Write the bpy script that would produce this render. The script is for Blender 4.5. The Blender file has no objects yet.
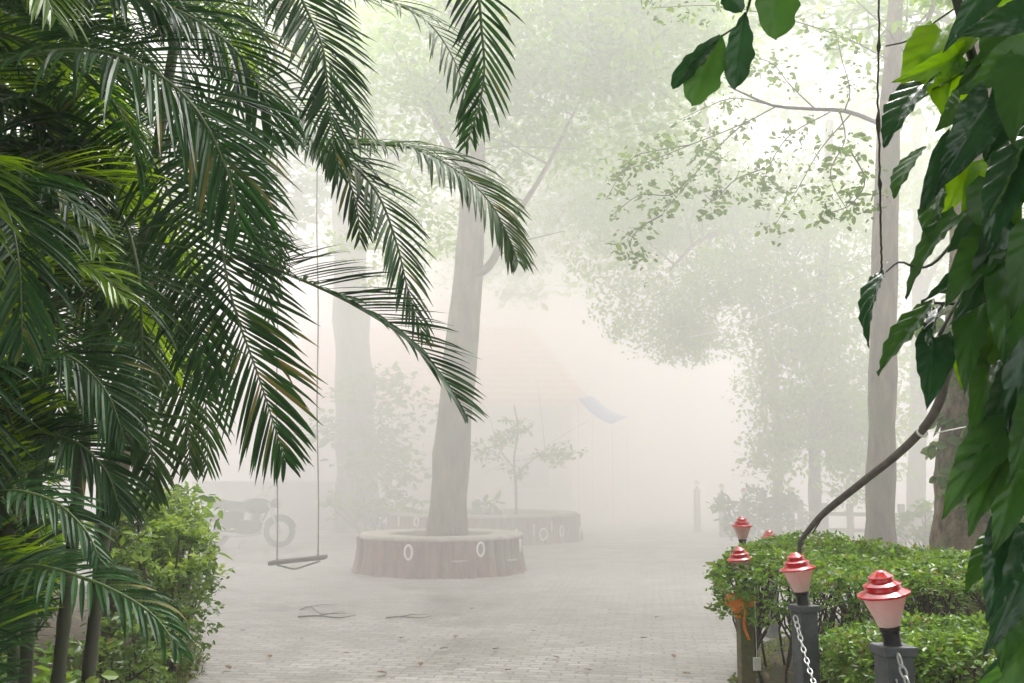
import bpy, math, random
import numpy as np
from mathutils import Vector, Matrix
R = math.radians
sc = bpy.context.scene
C = sc.collection
rnd = random.Random(7)
nrs = np.random.RandomState(11)

# ---------------------------------------------------------------- camera, sky, sun, exposure
F = 1000.0; PITCH = R(7.4); CH = 1.6
cam = bpy.data.cameras.new('camera'); cam_o = bpy.data.objects.new('camera', cam); C.objects.link(cam_o)
cam.sensor_width = 36; cam.lens = 36 * F / 1024; cam.clip_start = 0.05; cam.clip_end = 500
cam_o.location = (0, 0, CH); cam_o.rotation_euler = (R(90) + PITCH, 0, 0)
sc.camera = cam_o
cam.dof.use_dof = True; cam.dof.focus_distance = 4.2; cam.dof.aperture_fstop = 22.0

SUN_EL, SUN_AZ = R(62), R(28)          # azimuth from +Y towards +X
world = bpy.data.worlds.new('World'); sc.world = world; world.use_nodes = True
wn = world.node_tree; bg = wn.nodes['Background']
sky = wn.nodes.new('ShaderNodeTexSky'); sky.sky_type = 'NISHITA'; sky.sun_disc = False
sky.sun_elevation = SUN_EL; sky.sun_rotation = SUN_AZ; sky.air_density = 1.6; sky.dust_density = 6.0
hs = wn.nodes.new('ShaderNodeHueSaturation'); hs.inputs['Saturation'].default_value = 0.12
wn.links.new(sky.outputs[0], hs.inputs['Color'])
wn.links.new(hs.outputs[0], bg.inputs[0]); bg.inputs[1].default_value = 0.15
sun = bpy.data.lights.new('sun', 'SUN'); sun.energy = 1.5; sun.angle = R(14); sun.color = (1, .95, .925)
sun_o = bpy.data.objects.new('sun', sun); C.objects.link(sun_o)
d = Vector((math.sin(SUN_AZ) * math.cos(SUN_EL), math.cos(SUN_AZ) * math.cos(SUN_EL), math.sin(SUN_EL)))
sun_o.rotation_euler = d.to_track_quat('Z', 'Y').to_euler(); sun_o.location = d * 60
sc.view_settings.view_transform = 'Standard'; sc.view_settings.look = 'None'
sc.view_settings.exposure = 1.54; sc.view_settings.gamma = 1
sc.render.engine = 'CYCLES'
sc.cycles.volume_bounces = 12; sc.cycles.max_bounces = 14; sc.cycles.transparent_max_bounces = 8
sc.cycles.use_denoising = True
sc.cycles.use_adaptive_sampling = True; sc.cycles.adaptive_threshold = 0.02

# ---------------------------------------------------------------- helpers
def V(*a): return np.array(a, float)
def P(px, py, Y):
    """point on the ray of a photo position at horizontal distance Y (metres)"""
    x = (px - 512) / F; u = (341.5 - py) / F
    yy = math.cos(PITCH) - u * math.sin(PITCH); zz = math.sin(PITCH) + u * math.cos(PITCH)
    k = Y / yy
    return V(x * k, Y, CH + zz * k)
def proj(p):
    x, y, z = p[0], p[1], p[2] - CH
    fw = y * math.cos(PITCH) + z * math.sin(PITCH); up = -y * math.sin(PITCH) + z * math.cos(PITCH)
    if fw < .05: return None
    return 512 + F * x / fw, 341.5 - F * up / fw
def G(px, py, z=0.0):
    a = P(px, py, 1.0); return V(a[0], 1, 0) * ((z - CH) / (a[2] - CH)) + V(0, 0, z)
def unit(v):
    n = np.linalg.norm(v); return v / n if n > 1e-9 else v
def catmull(pts, n):
    pts = [np.asarray(p, float) for p in pts]
    P_ = [2 * pts[0] - pts[1]] + pts + [2 * pts[-1] - pts[-2]]
    m = len(pts) - 1; out = []
    for i in range(n):
        t = i / (n - 1) * m; k = min(int(t), m - 1); u = t - k
        a, b, c, e = P_[k:k + 4]
        out.append(.5 * ((2 * b) + (-a + c) * u + (2 * a - 5 * b + 4 * c - e) * u * u + (-a + 3 * b - 3 * c + e) * u ** 3))
    return out

class MB:
    def __init__(s): s.v = []; s.f = []; s.n = 0
    def add(s, verts, faces):
        verts = np.asarray(verts, float).reshape(-1, 3)
        for f in faces: s.f.append([i + s.n for i in f])
        s.v.append(verts); s.n += len(verts)
    def quads(s, arr):
        """arr (N,k,3): N polygons of k corners"""
        N, k, _ = arr.shape
        base = np.arange(N * k).reshape(N, k) + s.n
        s.f.extend(base.tolist()); s.v.append(arr.reshape(-1, 3)); s.n += N * k
    def box(s, c, size, rot=None):
        x, y, z = [q / 2 for q in size]
        v = np.array([[a, b, e] for a in (-x, x) for b in (-y, y) for e in (-z, z)], float)
        if rot is not None: v = v @ np.array(rot).T
        s.add(v + np.asarray(c, float), [(0, 1, 3, 2), (4, 6, 7, 5), (0, 4, 5, 1), (2, 3, 7, 6), (0, 2, 6, 4), (1, 5, 7, 3)])
    def tube(s, path, rad, n=8, cap=True):
        path = [np.asarray(p, float) for p in path]; m = len(path)
        if not hasattr(rad, '__len__'): rad = [rad] * m
        ref = V(0, 0, 1) if abs(unit(path[-1] - path[0])[2]) < .9 else V(0, 1, 0)
        vs = []
        for i in range(m):
            t = unit(path[min(i + 1, m - 1)] - path[max(i - 1, 0)])
            a = unit(np.cross(t, ref)); b = np.cross(a, t)
            for k in range(n):
                q = 2 * math.pi * k / n
                vs.append(path[i] + rad[i] * (math.cos(q) * a + math.sin(q) * b))
        fs = [(i * n + k, i * n + (k + 1) % n, (i + 1) * n + (k + 1) % n, (i + 1) * n + k) for i in range(m - 1) for k in range(n)]
        if cap: fs += [tuple(range(n))[::-1], tuple((m - 1) * n + k for k in range(n))]
        s.add(vs, fs)
    def lathe(s, prof, c=(0, 0, 0), n=32, rf=None, close=False):
        vs = []
        for (r, z) in prof:
            for k in range(n):
                q = 2 * math.pi * k / n; rr = r * (rf(q, z) if rf else 1)
                vs.append((c[0] + rr * math.cos(q), c[1] + rr * math.sin(q), c[2] + z))
        m = len(prof)
        fs = [(i * n + k, i * n + (k + 1) % n, (i + 1) * n + (k + 1) % n, (i + 1) * n + k) for i in range(m - 1) for k in range(n)]
        if close: fs += [tuple(range(n))[::-1], tuple((m - 1) * n + k for k in range(n))]
        s.add(vs, fs)
    def torus(s, c, r, t, ax=(0, 0, 1), n=24, k=8, sx=1, sy=1, up=None):
        ax = unit(np.asarray(ax, float)); u = np.asarray(up, float) if up is not None else (V(0, 0, 1) if abs(ax[2]) < .9 else V(1, 0, 0))
        b = unit(u - ax * np.dot(u, ax)); a = np.cross(b, ax)
        vs = []
        for i in range(n):
            q = 2 * math.pi * i / n; cc = np.asarray(c, float) + r * (sx * math.cos(q) * a + sy * math.sin(q) * b)
            ra = unit(math.cos(q) * a + math.sin(q) * b)
            for j in range(k):
                w = 2 * math.pi * j / k; vs.append(cc + t * (math.cos(w) * ra + math.sin(w) * ax))
        fs = [(i * k + j, ((i + 1) % n) * k + j, ((i + 1) % n) * k + (j + 1) % k, i * k + (j + 1) % k) for i in range(n) for j in range(k)]
        s.add(vs, fs)
    def ellipsoid(s, c, r, n=16, m=10, rot=None):
        vs = []
        for i in range(m + 1):
            t = math.pi * i / m
            for k in range(n):
                q = 2 * math.pi * k / n
                vs.append((r[0] * math.sin(t) * math.cos(q), r[1] * math.sin(t) * math.sin(q), r[2] * math.cos(t)))
        vs = np.array(vs)
        if rot is not None: vs = vs @ np.array(rot).T
        s.add(vs + np.asarray(c, float), [(i * n + k, (i + 1) * n + k, (i + 1) * n + (k + 1) % n, i * n + (k + 1) % n) for i in range(m) for k in range(n)])

def thing(name, label, cat, loc=(0, 0, 0), group=None):
    o = bpy.data.objects.new(name, None); C.objects.link(o); o.location = loc; o.empty_display_size = .1
    o['label'] = label; o['category'] = cat
    if group: o['group'] = group
    return o
def rootloc(o):
    p = np.zeros(3)
    while o is not None: p += np.array(o.location); o = o.parent
    return p
def obj(name, mb, mat, parent=None, smooth=True, loc=None, local=False, kind=None, label=None):
    """link the mesh; its vertices are world positions unless local"""
    v = np.concatenate(mb.v) if mb.v else np.zeros((0, 3))
    o = bpy.data.objects.new(name, None)
    off = np.zeros(3)
    if not local:
        if parent is not None: off = rootloc(parent)
        if loc is not None: off = np.asarray(loc, float)
    me = bpy.data.meshes.new(name); me.from_pydata((v - off).tolist(), [], mb.f)
    me.materials.append(mat)
    if smooth: me.polygons.foreach_set('use_smooth', [True] * len(me.polygons))
    me.update()
    if name in ('lamp_cap', 'collar', 'glass', 'log_wall', 'rim') and smooth: me.set_sharp_from_angle(angle=R(28))
    bpy.data.objects.remove(o); o = bpy.data.objects.new(name, me); C.objects.link(o)
    if parent is not None: o.parent = parent
    elif loc is not None: o.location = loc
    if kind: o['kind'] = kind
    if label: o['label'] = label
    return o
def tag(o, label, cat, group=None):
    o['label'] = label; o['category'] = cat
    if group: o['group'] = group
    return o

# ---------------------------------------------------------------- materials
def newmat(name):
    m = bpy.data.materials.new(name); m.use_nodes = True; nt = m.node_tree
    return m, nt, nt.nodes['Principled BSDF'], nt.nodes['Material Output']
def ramp(nt, stops):
    r = nt.nodes.new('ShaderNodeValToRGB'); cr = r.color_ramp
    while len(cr.elements) < len(stops): cr.elements.new(.5)
    for e, (p, c) in zip(cr.elements, stops): e.position = p; e.color = (*c, 1)
    return r
def leafmat(name, dark, light, rough=.4, trans=.35, tcol=None, var=.5, spec=.5, scale=3.0, veins=False, old=False):
    m, nt, b, out = newmat(name)
    geo = nt.nodes.new('ShaderNodeNewGeometry'); tc = nt.nodes.new('ShaderNodeTexCoord')
    noi = nt.nodes.new('ShaderNodeTexNoise'); noi.inputs['Scale'].default_value = scale; noi.inputs['Detail'].default_value = 3
    nt.links.new(tc.outputs['Object'], noi.inputs['Vector'])
    mx = nt.nodes.new('ShaderNodeMath'); mx.operation = 'MULTIPLY_ADD'
    nt.links.new(geo.outputs['Random Per Island'], mx.inputs[0]); mx.inputs[1].default_value = var
    m2 = nt.nodes.new('ShaderNodeMath'); m2.operation = 'MULTIPLY'; m2.inputs[1].default_value = 1 - var * .6
    nt.links.new(noi.outputs[0], m2.inputs[0]); nt.links.new(m2.outputs[0], mx.inputs[2])
    r = ramp(nt, [(.2, dark), (.85, light)] if not old else [(.2, dark), (.90, light), (.97, (.18, .17, .05))])
    nt.links.new(mx.outputs[0], r.inputs[0]); nt.links.new(r.outputs[0], b.inputs['Base Color'])
    b.inputs['Roughness'].default_value = rough; b.inputs['Specular IOR Level'].default_value = spec
    tr = nt.nodes.new('ShaderNodeBsdfTranslucent')
    hsv = nt.nodes.new('ShaderNodeHueSaturation'); hsv.inputs['Hue'].default_value = .475; hsv.inputs['Saturation'].default_value = 1.15; hsv.inputs['Value'].default_value = 1.9
    if tcol: hsv.inputs['Value'].default_value = tcol
    nt.links.new(r.outputs[0], hsv.inputs['Color']); nt.links.new(hsv.outputs[0], tr.inputs[0])
    ms = nt.nodes.new('ShaderNodeMixShader'); ms.inputs[0].default_value = trans
    nt.links.new(b.outputs[0], ms.inputs[1]); nt.links.new(tr.outputs[0], ms.inputs[2]); nt.links.new(ms.outputs[0], out.inputs['Surface'])
    if veins:
        n2 = nt.nodes.new('ShaderNodeTexNoise'); n2.inputs['Scale'].default_value = 60
        nt.links.new(tc.outputs['Object'], n2.inputs['Vector'])
        bp = nt.nodes.new('ShaderNodeBump'); bp.inputs['Strength'].default_value = .25; bp.inputs['Distance'].default_value = .004
        nt.links.new(n2.outputs[0], bp.inputs['Height']); nt.links.new(bp.outputs[0], b.inputs['Normal'])
    return m
def roughmat(name, c1, c2, scale=8, rough=.8, bump=.4, dist=.02, stretch=(1, 1, 1), metal=0, spec=.4, c3=None, s3=1.2, f3=.5):
    m, nt, b, out = newmat(name)
    tc = nt.nodes.new('ShaderNodeTexCoord'); mp = nt.nodes.new('ShaderNodeMapping'); mp.inputs['Scale'].default_value = stretch
    nt.links.new(tc.outputs['Object'], mp.inputs[0])
    n = nt.nodes.new('ShaderNodeTexNoise'); n.inputs['Scale'].default_value = scale; n.inputs['Detail'].default_value = 8; n.inputs['Roughness'].default_value = .65
    nt.links.new(mp.outputs[0], n.inputs['Vector'])
    r = ramp(nt, [(.3, c1), (.7, c2)]); nt.links.new(n.outputs[0], r.inputs[0])
    col = r.outputs[0]
    if c3:
        n3 = nt.nodes.new('ShaderNodeTexNoise'); n3.inputs['Scale'].default_value = s3; n3.inputs['Detail'].default_value = 5
        nt.links.new(tc.outputs['Object'], n3.inputs['Vector'])
        r3 = ramp(nt, [(f3, (0, 0, 0)), (f3 + .15, (1, 1, 1))]); nt.links.new(n3.outputs[0], r3.inputs[0])
        mix = nt.nodes.new('ShaderNodeMixRGB'); mix.inputs[2].default_value = (*c3, 1)
        nt.links.new(r3.outputs[0], mix.inputs[0]); nt.links.new(col, mix.inputs[1]); col = mix.outputs[0]
    nt.links.new(col, b.inputs['Base Color'])
    b.inputs['Roughness'].default_value = rough; b.inputs['Metallic'].default_value = metal; b.inputs['Specular IOR Level'].default_value = spec
    bp = nt.nodes.new('ShaderNodeBump'); bp.inputs['Strength'].default_value = bump; bp.inputs['Distance'].default_value = dist
    nt.links.new(n.outputs[0], bp.inputs['Height']); nt.links.new(bp.outputs[0], b.inputs['Normal'])
    return m
M = {}
M['palm'] = leafmat('palm_leaflet', (.008, .034, .010), (.030, .098, .024), rough=.5, trans=.26, var=.62, tcol=1.9, spec=.24, old=True)
M['palm_old'] = leafmat('palm_leaflet_pale', (.025, .065, .018), (.07, .135, .045), rough=.5, old=True, spec=.24, trans=.34, var=.6, tcol=1.6)
M['palm_backlit'] = leafmat('palm_leaflet_backlit', (.06, .14, .012), (.14, .25, .03), rough=.4, trans=.5, var=.6, tcol=2.2)  # yellow-green, with the glow of light from behind put into the leaf colour
M['rachis'] = roughmat('palm_rachis', (.06, .11, .03), (.14, .19, .07), 20, .5, .1)
M['cane'] = roughmat('palm_cane', (.03, .042, .016), (.09, .11, .045), 6, .6, .3, .01, (1, 1, .3), c3=(.05, .045, .035), s3=3)
M['bark'] = roughmat('grey_brown_bark', (.045, .034, .018), (.23, .18, .105), 9, .9, 1.0, .05, (1, 1, .3), c3=(.11, .13, .06), s3=1.6, f3=.52)
M['bark2'] = roughmat('rugged_bark', (.05, .032, .018), (.38, .29, .19), 12, .95, 1.0, .08, (1, 1, .55), c3=(.12, .16, .06), s3=3.5, f3=.53)
M['twig'] = roughmat('twig', (.035, .028, .02), (.11, .09, .065), 30, .85, .5, .005)
M['vine_stem'] = roughmat('vine_stem', (.025, .03, .018), (.08, .08, .05), 30, .7, .5, .005)
M['tree_leaf'] = leafmat('tree_leaf', (.035, .095, .008), (.10, .21, .02), rough=.5, tcol=2.6, trans=.5, scale=.5)
M['tree_leaf2'] = leafmat('tree_leaf_dull', (.035, .085, .010), (.09, .175, .022), rough=.5, tcol=2.6, trans=.5, scale=.5)
M['tree_leaf3'] = leafmat('tree_leaf_pale', (.07, .15, .010), (.15, .27, .02), rough=.5, tcol=2.6, trans=.55, scale=.5)
M['branch_leaf'] = leafmat('branch_leaf', (.04, .085, .018), (.12, .20, .05), rough=.5, trans=.42, tcol=2.3, scale=.8)
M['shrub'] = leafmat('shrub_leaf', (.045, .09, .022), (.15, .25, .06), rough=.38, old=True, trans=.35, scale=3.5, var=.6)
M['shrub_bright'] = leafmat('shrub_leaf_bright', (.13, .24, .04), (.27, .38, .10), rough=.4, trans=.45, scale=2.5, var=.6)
M['hedge'] = leafmat('hedge_leaf', (.04, .095, .018), (.18, .32, .065), rough=.36, old=True, trans=.35, scale=3, var=.7)
M['vine_dark'] = leafmat('vine_leaf_dark', (.008, .036, .012), (.028, .095, .030), rough=.24, trans=.2, var=.5, scale=10, veins=True, spec=.5)
M['vine_mid'] = leafmat('vine_leaf_mid', (.022, .078, .016), (.055, .15, .03), rough=.3, spec=.38, trans=.35, var=.5, scale=10, veins=True)
M['vine_fresh'] = leafmat('vine_leaf_fresh', (.07, .19, .012), (.13, .28, .02), rough=.3, trans=.5, var=.4, scale=10, veins=True, tcol=2.4)
M['soil'] = roughmat('soil', (.035, .027, .018), (.12, .09, .06), 14, .95, 1, .04, c3=(.07, .09, .03), s3=1.1, f3=.5)
M['litter'] = leafmat('dead_leaf', (.09, .06, .035), (.24, .17, .10), rough=.7, trans=.1, var=.8)
M['grass'] = leafmat('ground_leaf', (.05, .09, .02), (.16, .20, .05), rough=.5, trans=.35, var=.7)
M['log'] = roughmat('moulded_log_cement', (.08, .028, .020), (.28, .125, .095), 5, .85, .8, .03, (2.2, 2.2, .5), c3=(.15, .14, .10), s3=1.3, f3=.55)
M['rim'] = roughmat('cement_rim', (.26, .23, .20), (.42, .38, .34), 7, .8, .4, .01)
M['white'] = roughmat('white_paint', (.62, .60, .56), (.82, .80, .77), 12, .6, .15, .004)
M['post'] = roughmat('dark_painted_post', (.055, .062, .065), (.12, .13, .135), 14, .6, .3, .006, c3=(.16, .17, .15), s3=5, f3=.6)
M['post_moss'] = roughmat('mossy_post', (.10, .09, .045), (.21, .18, .10), 14, .8, .4, .008, c3=(.12, .15, .05), s3=4, f3=.5)
M['black'] = roughmat('black_plastic', (.008, .008, .008), (.02, .02, .02), 30, .35, .05)
M['chain'] = roughmat('galvanised_chain', (.45, .45, .44), (.7, .7, .68), 40, .4, .1, .002, metal=.6)
M['orange'] = roughmat('orange_cloth', (.75, .20, .03), (.9, .32, .06), 20, .8, .3, .006)
M['rope'] = roughmat('rope', (.16, .145, .12), (.30, .27, .22), 60, .9, .5, .003)
M['plank'] = roughmat('weathered_plank', (.07, .058, .05), (.17, .145, .125), 8, .85, .5, .006, (.5, 6, 6))
M['hose'] = roughmat('grey_stem', (.075, .062, .055), (.17, .145, .13), 18, .7, .5, .008, c3=(.12, .12, .08), s3=8, f3=.55)
M['bike_paint'] = roughmat('bike_paint', (.012, .012, .014), (.02, .02, .022), 10, .25, .02)
M['rubber'] = roughmat('rubber', (.012, .012, .012), (.03, .03, .028), 20, .8, .2)
M['steel'] = roughmat('steel', (.35, .35, .35), (.6, .6, .6), 20, .35, .1, .003, metal=.9)
M['bike_engine'] = roughmat('cast_engine', (.04, .04, .04), (.12, .12, .12), 10, .5, .2, metal=.3)
M['seat'] = roughmat('bike_seat', (.02, .018, .016), (.04, .035, .03), 20, .6, .2)
M['wall'] = roughmat('pale_wall', (.42, .44, .42), (.58, .58, .55), 3, .85, .2, .01, c3=(.33, .34, .30), s3=.8, f3=.5)
M['wall_pink'] = roughmat('house_wall', (.42, .36, .33), (.55, .48, .44), 3, .85, .2, .01)
M['blue'] = roughmat('blue_tarp', (.30, .42, .80), (.42, .52, .88), 4, .5, .4, .02)
M['dark_open'] = roughmat('dark_interior', (.03, .03, .03), (.06, .055, .05), 3, .6, .1)

def glassy(name, col, rough, trans):
    m, nt, b, out = newmat(name); b.inputs['Base Color'].default_value = (*col, 1); b.inputs['Roughness'].default_value = rough
    b.inputs['Transmission Weight'].default_value = trans; b.inputs['Coat Weight'].default_value = 1.0; b.inputs['Coat Roughness'].default_value = .08; b.inputs['Specular IOR Level'].default_value = .5
    tc = nt.nodes.new('ShaderNodeTexCoord'); n = nt.nodes.new('ShaderNodeTexNoise'); n.inputs['Scale'].default_value = 25
    nt.links.new(tc.outputs['Object'], n.inputs['Vector'])
    r = ramp(nt, [(.3, tuple(c * .82 for c in col)), (.7, col)]); nt.links.new(n.outputs[0], r.inputs[0]); nt.links.new(r.outputs[0], b.inputs['Base Color'])
    t = nt.nodes.new('ShaderNodeBsdfTranslucent'); t.inputs[0].default_value = (*col, 1)
    ms = nt.nodes.new('ShaderNodeMixShader'); ms.inputs[0].default_value = .35
    nt.links.new(b.outputs[0], ms.inputs[1]); nt.links.new(t.outputs[0], ms.inputs[2]); nt.links.new(ms.outputs[0], out.inputs['Surface'])
    return m
M['red_cap'] = glassy('red_lamp_cap', (.72, .035, .045), .12, .0)
M['frost'] = glassy('frosted_pink_glass', (1.0, .88, .84), .25, .5)
M['red_pale'] = glassy('pale_lamp_cap', (.75, .42, .40), .3, 0)  # paler red for the caps of the distant lamps
M['bulb'] = glassy('bulb', (.9, .5, .48), .3, 0)

def paver_mat():
    m, nt, b, out = newmat('pavers')
    N, L = nt.nodes.new, nt.links.new
    tc = N('ShaderNodeTexCoord'); mp = N('ShaderNodeMapping'); mp.inputs['Rotation'].default_value = (0, 0, R(8))
    L(tc.outputs['Object'], mp.inputs[0])
    dn = N('ShaderNodeTexNoise'); dn.inputs['Scale'].default_value = 7; L(mp.outputs[0], dn.inputs['Vector'])
    ad = N('ShaderNodeVectorMath'); ad.operation = 'MULTIPLY_ADD'; ad.inputs[1].default_value = (.09, .09, 0)
    L(dn.outputs['Color'], ad.inputs[0]); L(mp.outputs[0], ad.inputs[2])
    br = N('ShaderNodeTexBrick'); br.inputs['Scale'].default_value = 1; br.inputs['Brick Width'].default_value = .20; br.inputs['Row Height'].default_value = .105
    br.inputs['Mortar Size'].default_value = .012; br.inputs['Mortar Smooth'].default_value = .4; br.inputs['Bias'].default_value = -.1
    br.inputs['Color1'].default_value = (.30, .28, .27, 1); br.inputs['Color2'].default_value = (.41, .39, .375, 1); br.inputs['Mortar'].default_value = (.27, .25, .22, 1)
    L(ad.outputs[0], br.inputs['Vector'])
    n = N('ShaderNodeTexNoise'); n.inputs['Scale'].default_value = .9; n.inputs['Detail'].default_value = 10; L(tc.outputs['Object'], n.inputs['Vector'])
    r = ramp(nt, [(.34, (.78, .78, .75)), (.46, (.93, .93, .92)), (.65, (1.1, 1.1, 1.1))]); L(n.outputs[0], r.inputs[0])
    mu = N('ShaderNodeMixRGB'); mu.blend_type = 'MULTIPLY'; mu.inputs[0].default_value = 1; L(br.outputs[0], mu.inputs[1]); L(r.outputs[0], mu.inputs[2])
    n2 = N('ShaderNodeTexNoise'); n2.inputs['Scale'].default_value = 45; n2.inputs['Detail'].default_value = 4; L(tc.outputs['Object'], n2.inputs['Vector'])
    r2 = ramp(nt, [(.3, (.8, .8, .8)), (.7, (1.15, 1.15, 1.15))]); L(n2.outputs[0], r2.inputs[0])
    m3 = N('ShaderNodeMixRGB'); m3.blend_type = 'MULTIPLY'; m3.inputs[0].default_value = 1; L(mu.outputs[0], m3.inputs[1]); L(r2.outputs[0], m3.inputs[2])
    L(m3.outputs[0], b.inputs['Base Color'])
    rr = ramp(nt, [(.42, (.3,) * 3), (.6, (.62,) * 3)]); L(n.outputs[0], rr.inputs[0]); L(rr.outputs[0], b.inputs['Roughness'])
    inv = N('ShaderNodeMath'); inv.operation = 'SUBTRACT'; inv.inputs[0].default_value = 1; L(br.outputs['Fac'], inv.inputs[1])
    a2 = N('ShaderNodeMath'); a2.operation = 'MULTIPLY_ADD'; a2.inputs[1].default_value = .35; L(n2.outputs[0], a2.inputs[0]); L(inv.outputs[0], a2.inputs[2])
    bp = N('ShaderNodeBump'); bp.inputs['Strength'].default_value = .8; bp.inputs['Distance'].default_value = .012; L(a2.outputs[0], bp.inputs['Height']); L(bp.outputs[0], b.inputs['Normal'])
    return m
M['paver'] = paver_mat()
def roof_mat():
    m, nt, b, out = newmat('clay_roof_tiles'); N, L = nt.nodes.new, nt.links.new
    tc = N('ShaderNodeTexCoord'); w = N('ShaderNodeTexWave'); w.bands_direction = 'Z'; w.inputs['Scale'].default_value = 1.3; w.inputs['Distortion'].default_value = .6
    L(tc.outputs['Object'], w.inputs[0]); r = ramp(nt, [(.2, (.50, .16, .12)), (.7, (.85, .42, .36))]); L(w.outputs[0], r.inputs[0]); L(r.outputs[0], b.inputs['Base Color'])
    bp = N('ShaderNodeBump'); bp.inputs['Distance'].default_value = .05; L(w.outputs[0], bp.inputs['Height']); L(bp.outputs[0], b.inputs['Normal'])
    b.inputs['Roughness'].default_value = .6
    return m
M['roof'] = roof_mat()

# ---------------------------------------------------------------- air
def volume(name, x0, x1, y0, y1, z0, z1, dens, col, an):
    b = MB(); b.box(((x0 + x1) / 2, (y0 + y1) / 2, (z0 + z1) / 2), (x1 - x0, y1 - y0, z1 - z0))
    m = bpy.data.materials.new(name); m.use_nodes = True; nt = m.node_tree
    nt.nodes.remove(nt.nodes['Principled BSDF']); v = nt.nodes.new('ShaderNodeVolumePrincipled')
    v.inputs['Density'].default_value = dens; v.inputs['Color'].default_value = (*col, 1); v.inputs['Anisotropy'].default_value = an
    nt.links.new(v.outputs[0], nt.nodes['Material Output'].inputs['Volume'])
    try: m.cycles.homogeneous_volume = True
    except Exception: pass
    o = obj(name, b, m, smooth=False, kind='stuff'); o.display_type = 'WIRE'
    return o
hz = volume('haze', -48, 48, -18, 88, -1, 22, .004, (1, .99, .985), .2)
hz['label'] = 'thin even mist over the whole place'; hz['category'] = 'haze'
fb = volume('fog_bank', -45, 45, 8.2, 25.99, -.6, 15, .073, (1, .985, .989), .2)
fb['label'] = 'white fog filling the courtyard beyond the palms'; fb['category'] = 'fog'
fb = volume('fog_bank', -45, 45, 26, 80, -.6, 15, .19, (1, .985, .989), .2)
fb['label'] = 'thickest white fog at the back, swallowing the house'; fb['category'] = 'fog'

# ---------------------------------------------------------------- ground
def sheet(name, pts, z, mat, **k):
    b = MB(); b.add([(x, y, z) for x, y in pts], [tuple(range(len(pts)))]); return obj(name, b, mat, smooth=False, kind='structure')
sheet('ground', [(-46, -16), (46, -16), (46, 86), (-46, 86)], -.03, M['soil'])
sheet('courtyard_paving', [(-2.55, -3), (1.35, -3), (1.22, 4), (1.5, 7.2), (2.3, 9.6), (4.2, 12), (9, 15), (22, 20), (26, 60), (-24, 60), (-22, 22), (-9, 17.5), (-4.6, 13), (-3.1, 9), (-2.5, 6.5)], 0, M['paver'])
# mounded planting beds
def bed(name, outline, h, seed):
    r = np.random.RandomState(seed); xs = [p[0] for p in outline]; ys = [p[1] for p in outline]
    cx, cy = np.mean(xs), np.mean(ys); b = MB(); n = len(outline); rings = 9
    ol = catmull([V(p[0], p[1], 0) for p in outline + [outline[0]]], 80)[:-1]; n = len(ol); vs = []
    for k in range(rings):
        t = 1 - k / rings
        for p in ol: vs.append((cx + (p[0] - cx) * t + r.normal(0, .015), cy + (p[1] - cy) * t + r.normal(0, .015), .004 + h * (1 - t ** 4) + (r.rand() * .03 if k else 0)))
    vs.append((cx, cy, h)); fs = [(k * n + i, k * n + (i + 1) % n, (k + 1) * n + (i + 1) % n, (k + 1) * n + i) for k in range(rings - 1) for i in range(n)]
    fs += [((rings - 1) * n + i, (rings - 1) * n + (i + 1) % n, rings * n) for i in range(n)]
    b.add(vs, fs); return obj(name, b, M['soil'], kind='structure')
bed('planting_bed', [(-2.35, 1.5), (-2.3, 6.5), (-2.75, 8.8), (-3.9, 11.5), (-6, 14), (-9, 14), (-9, 1)], .10, 1)
bed('planting_bed', [(1.28, 1.5), (1.3, 5), (1.55, 7.2), (2.4, 9.4), (4.3, 11.6), (9, 14), (10, 1)], .08, 2)

# ---------------------------------------------------------------- leaf clouds
def leaf_polys(pos, size, flat=.5, aspect=.5, jitter=.35, r=nrs, droop=0, updir=None):
    """small pointed six-corner leaves at pos (N,3)"""
    N = len(pos); sz = size * (1 + jitter * r.randn(N)).clip(.4, 1.8)
    a = r.randn(N, 3); a[:, 2] = a[:, 2] * .5 - droop; a /= np.linalg.norm(a, axis=1, keepdims=True)
    nn = r.randn(N, 3) * (1 - flat); nn[:, 2] += flat * 1.4
    w = np.cross(a, nn); w /= np.linalg.norm(w, axis=1, keepdims=True) + 1e-9
    up = np.cross(w, a)
    A = a * sz[:, None]; W = w * (sz * aspect * .5)[:, None]; U = up * (sz * .10)[:, None]
    p0 = pos; p1 = pos + A * .3 + W + U; p2 = pos + A * .7 + W * .85 + U * .7; p3 = pos + A; p4 = pos + A * .7 - W * .85 + U * .7; p5 = pos + A * .3 - W + U
    q1 = np.stack([p0, p1, p2, p3], 1); q2 = np.stack([p0, p3, p4, p5], 1)
    return q1, q2
def add_leaves(mb, pos, size, **k):
    q1, q2 = leaf_polys(pos, size, **k)
    N = len(pos)
    v = np.concatenate([q1, q2[:, 2:]], 1)      # 6 verts per leaf
    base = np.arange(N)[:, None] * 6 + mb.n
    mb.f.extend((base + np.array([[0, 1, 2, 3]])).tolist()); mb.f.extend((base + np.array([[0, 3, 4, 5]])).tolist())
    mb.v.append(v.reshape(-1, 3)); mb.n += N * 6
def clumps(centres, radius, per, r=nrs, squash=.6):
    out = []
    for c in centres:
        k = max(3, int(per * (.6 + .8 * r.rand())))
        q = r.randn(k, 3); q /= np.linalg.norm(q, axis=1, keepdims=True); q *= (r.rand(k, 1) ** .5) * radius * (.6 + .7 * r.rand())
        q[:, 2] *= squash; out.append(q + c)
    return np.concatenate(out)
def blob_points(c, rad, n, r=nrs):
    q = r.randn(n, 3); q /= np.linalg.norm(q, axis=1, keepdims=True); q *= r.rand(n, 1) ** .45
    return np.asarray(c) + q * np.asarray(rad)

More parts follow.
